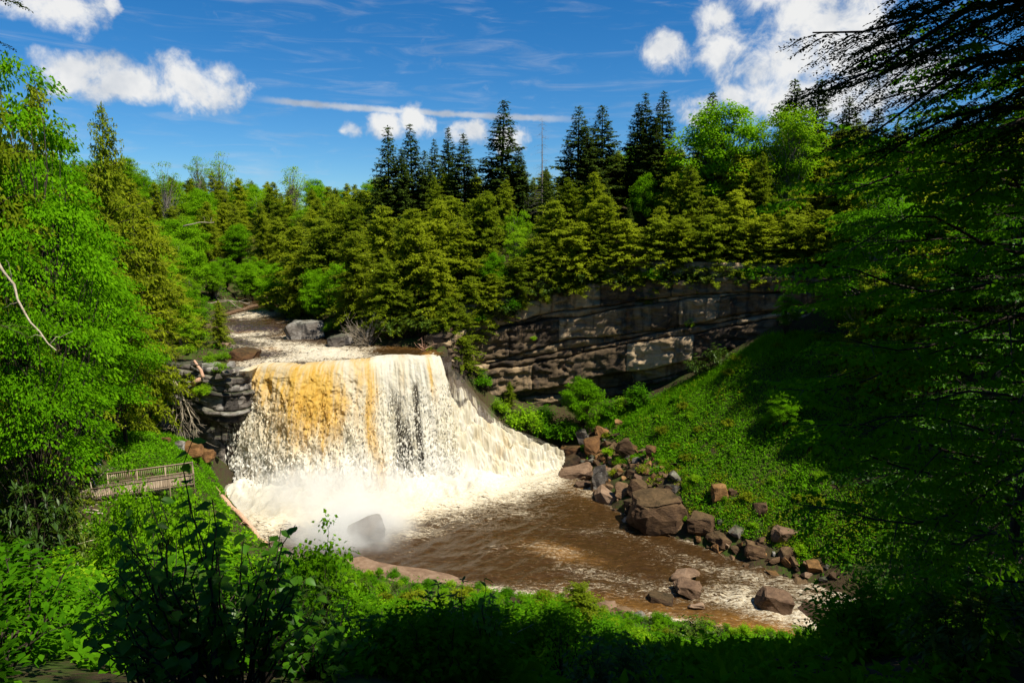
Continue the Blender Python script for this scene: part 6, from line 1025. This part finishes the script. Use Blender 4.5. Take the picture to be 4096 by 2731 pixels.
# toppled tree hanging head-down over the left ledge
yl = 89.2; tr0 = [atY(134, 318, yl + 3), atY(152, 345, yl + 1.2), atY(172, 376, yl)]; hang = thing('toppled_tree', 'dead pale tree toppled head-down over the undercut ledge', 'dead tree', tr0[0]); mb = MB(); pt_ = limb(np.random.default_rng(1), tr0[0], tr0[2], .02, 9, .006) - tr0[0]; tube(mb, pt_, np.linspace(.20, .13, 9), 8); obj('trunk', mb.mesh('trunk', M['deadwood'], True), hang)
rg = np.random.default_rng(4); mb = MB()
for (u1, v1, u2, v2) in [(173, 405, 171, 428), (180, 400, 184, 430), (187, 405, 196, 436), (178, 392, 190, 428), (168, 400, 165, 418), (184, 398, 200, 424), (190, 415, 199, 438), (183, 412, 180, 436), (176, 415, 177, 433)]:
    e0 = tr0[2] + rg.normal(0, .1, 3); m0 = atY(u1, v1, yl - .3 + rg.normal(0, .3)); e1 = atY(u2, v2, yl - .2 + rg.normal(0, .4)); p = np.array([e0 + (m0 - e0) * t for t in np.linspace(0, 1, 5)] + [m0 + (e1 - m0) * t for t in np.linspace(.2, 1, 5)]); p[1:-1] += rg.normal(0, .07, (8, 3)); tube(mb, p - tr0[0], np.linspace(.085, .018, 10), 5, cap=False)
    for j in range(13): k = int(rg.integers(2, 10)); b0 = p[k]; d = nrm((e1 - m0)[None])[0] + rg.normal(0, .55, 3); l = rg.uniform(.5, 2.0); t = np.linspace(0, 1, 5)[:, None]; q_ = b0 + d * l * t + np.cumsum(rg.normal(0, .05, (5, 3)), 0); tube(mb, q_ - tr0[0], np.linspace(.03, .010, 5), 3, cap=False)
obj('branches', mb.mesh('branches', M['deadwood']), hang)
brush('hanging_roots', 'fine grey roots hanging from the ledge lip', atY(157, 388, 89.6), (.05, 0, -1), 14, 4.2, 'deadwood', 6, .035, 6, .1, 'roots')
brush('dead_brush', 'brown dead twigs on top of the undercut ledge', atY(168, 355, 91.0), (.1, -.3, .6), 36, 3.0, 'brownlog', 7, .03, 5)
a = atY(194, 360, 90.2); b = atY(203, 377, 89.8); log('broken_stump', 'split pinkish stump jutting from the ledge corner', 'stump', [a, (a + b) / 2 + np.array((.2, 0, 0)), b, b + np.array((-1.6, .2, -1.0))], (.14, .36), 'pinkwood', 9, 2, 14)
p0 = atY(-6, 255, 36); log('bare_limb', 'long bare pale limb curving down in front of the beeches', 'branch', [p0, atY(14, 285, 36), atY(22, 312, 35.5), atY(38, 333, 35), atY(56, 350, 34.5)], (.075, .03), 'deadwood', 7, 5, 15)
p0 = atY(183, 226, 110); log('bare_limb', 'short bare white limb sticking out of the green woods', 'branch', [p0, atY(198, 222, 110), atY(214, 222, 110.5)], (.10, .05), 'deadwood', 6, 2, 16)
rs = random.Random(3)
for i in range(44):
    u, v = rs.uniform(2, 112), rs.uniform(470, 592); p = hit(u, v); d = np.array((rs.gauss(0, 1), rs.gauss(0, .6), rs.gauss(.15, .2))); l = rs.uniform(1.0, 3.2); log('dead_branch', 'bare pale branch lying in the brushy scrub left of the bushes', 'branch', [p + np.array((0, 0, .5)), p + d * l * .5 + np.array((0, 0, .7)), p + d * l + np.array((0, 0, .4))], (.075, .03), 'deadwood', 5, 2, 40 + i)['group'] = 'scrub branches'
for i in range(14):
    u, v = rs.uniform(255, 560), rs.uniform(595, 672); p = hit(u, v); d = np.array((rs.gauss(0, 1), rs.gauss(0, .4), rs.uniform(.3, 1))); l = rs.uniform(.6, 1.5); log('dead_branch', 'thin bare twig standing in the shaded bushes', 'branch', [p, p + d * l * .5 + np.array((0, 0, .2)), p + d * l], (.018, .006), 'greybark', 5, 2, 80 + i)['group'] = 'shaded twigs'
# ================================================================== spray hanging at the foot of the falls
def spray(name, label, c, half, dens, seed, rz=0):
    bm = bmesh.new(); bmesh.ops.create_icosphere(bm, subdivisions=3, radius=1)
    me = bpy.data.meshes.new(name); bm.to_mesh(me); bm.free(); m_, N, out = material(name + '_air'); tcd = N.node('ShaderNodeTexCoord'); g = N.node('ShaderNodeNewGeometry')
    ln = N.node('ShaderNodeVectorMath'); ln.operation = 'LENGTH'; N.l.new(tcd.outputs['Object'], ln.inputs[0]); fall = N.m('SUBTRACT', 1.0, N.step(ln.outputs[1], .15, .98)); nz = N.step(N.noise(g.outputs['Position'], .28, 3, .6), .32, .68)
    pv_ = N.node('ShaderNodeVolumePrincipled'); pv_.inputs['Color'].default_value = (.97, .965, .95, 1); N.put(N.m('MULTIPLY', N.m('MULTIPLY', fall, N.m('MULTIPLY_ADD', nz, .75, .25)), dens), pv_.inputs['Density']); pv_.inputs['Anisotropy'].default_value = .1; N.l.new(pv_.outputs[0], out.inputs['Volume']); me.materials.append(m_)
    o = obj(name, me, None, c, (0, 0, rz), half); return tag(o, label, 'mist', kind='stuff')
spray('mist', 'white spray billowing where the falls hit the pool', (-24, 87.5, 1.0), (16, 6.5, 6.0), .75, 1, R(8))
spray('mist', 'spray drifting over the pool in front of the falls', (-19.5, 77.8, 1.0), (9.5, 7, 4.8), 1.1, 2, R(10))
spray('mist', 'spray at the corner between fall and cascade', (-8.5, 94.5, 1), (6, 5.5, 5.0), .30, 3)
sc.cycles.volume_step_rate = 2.0; sc.cycles.volume_max_steps = 48
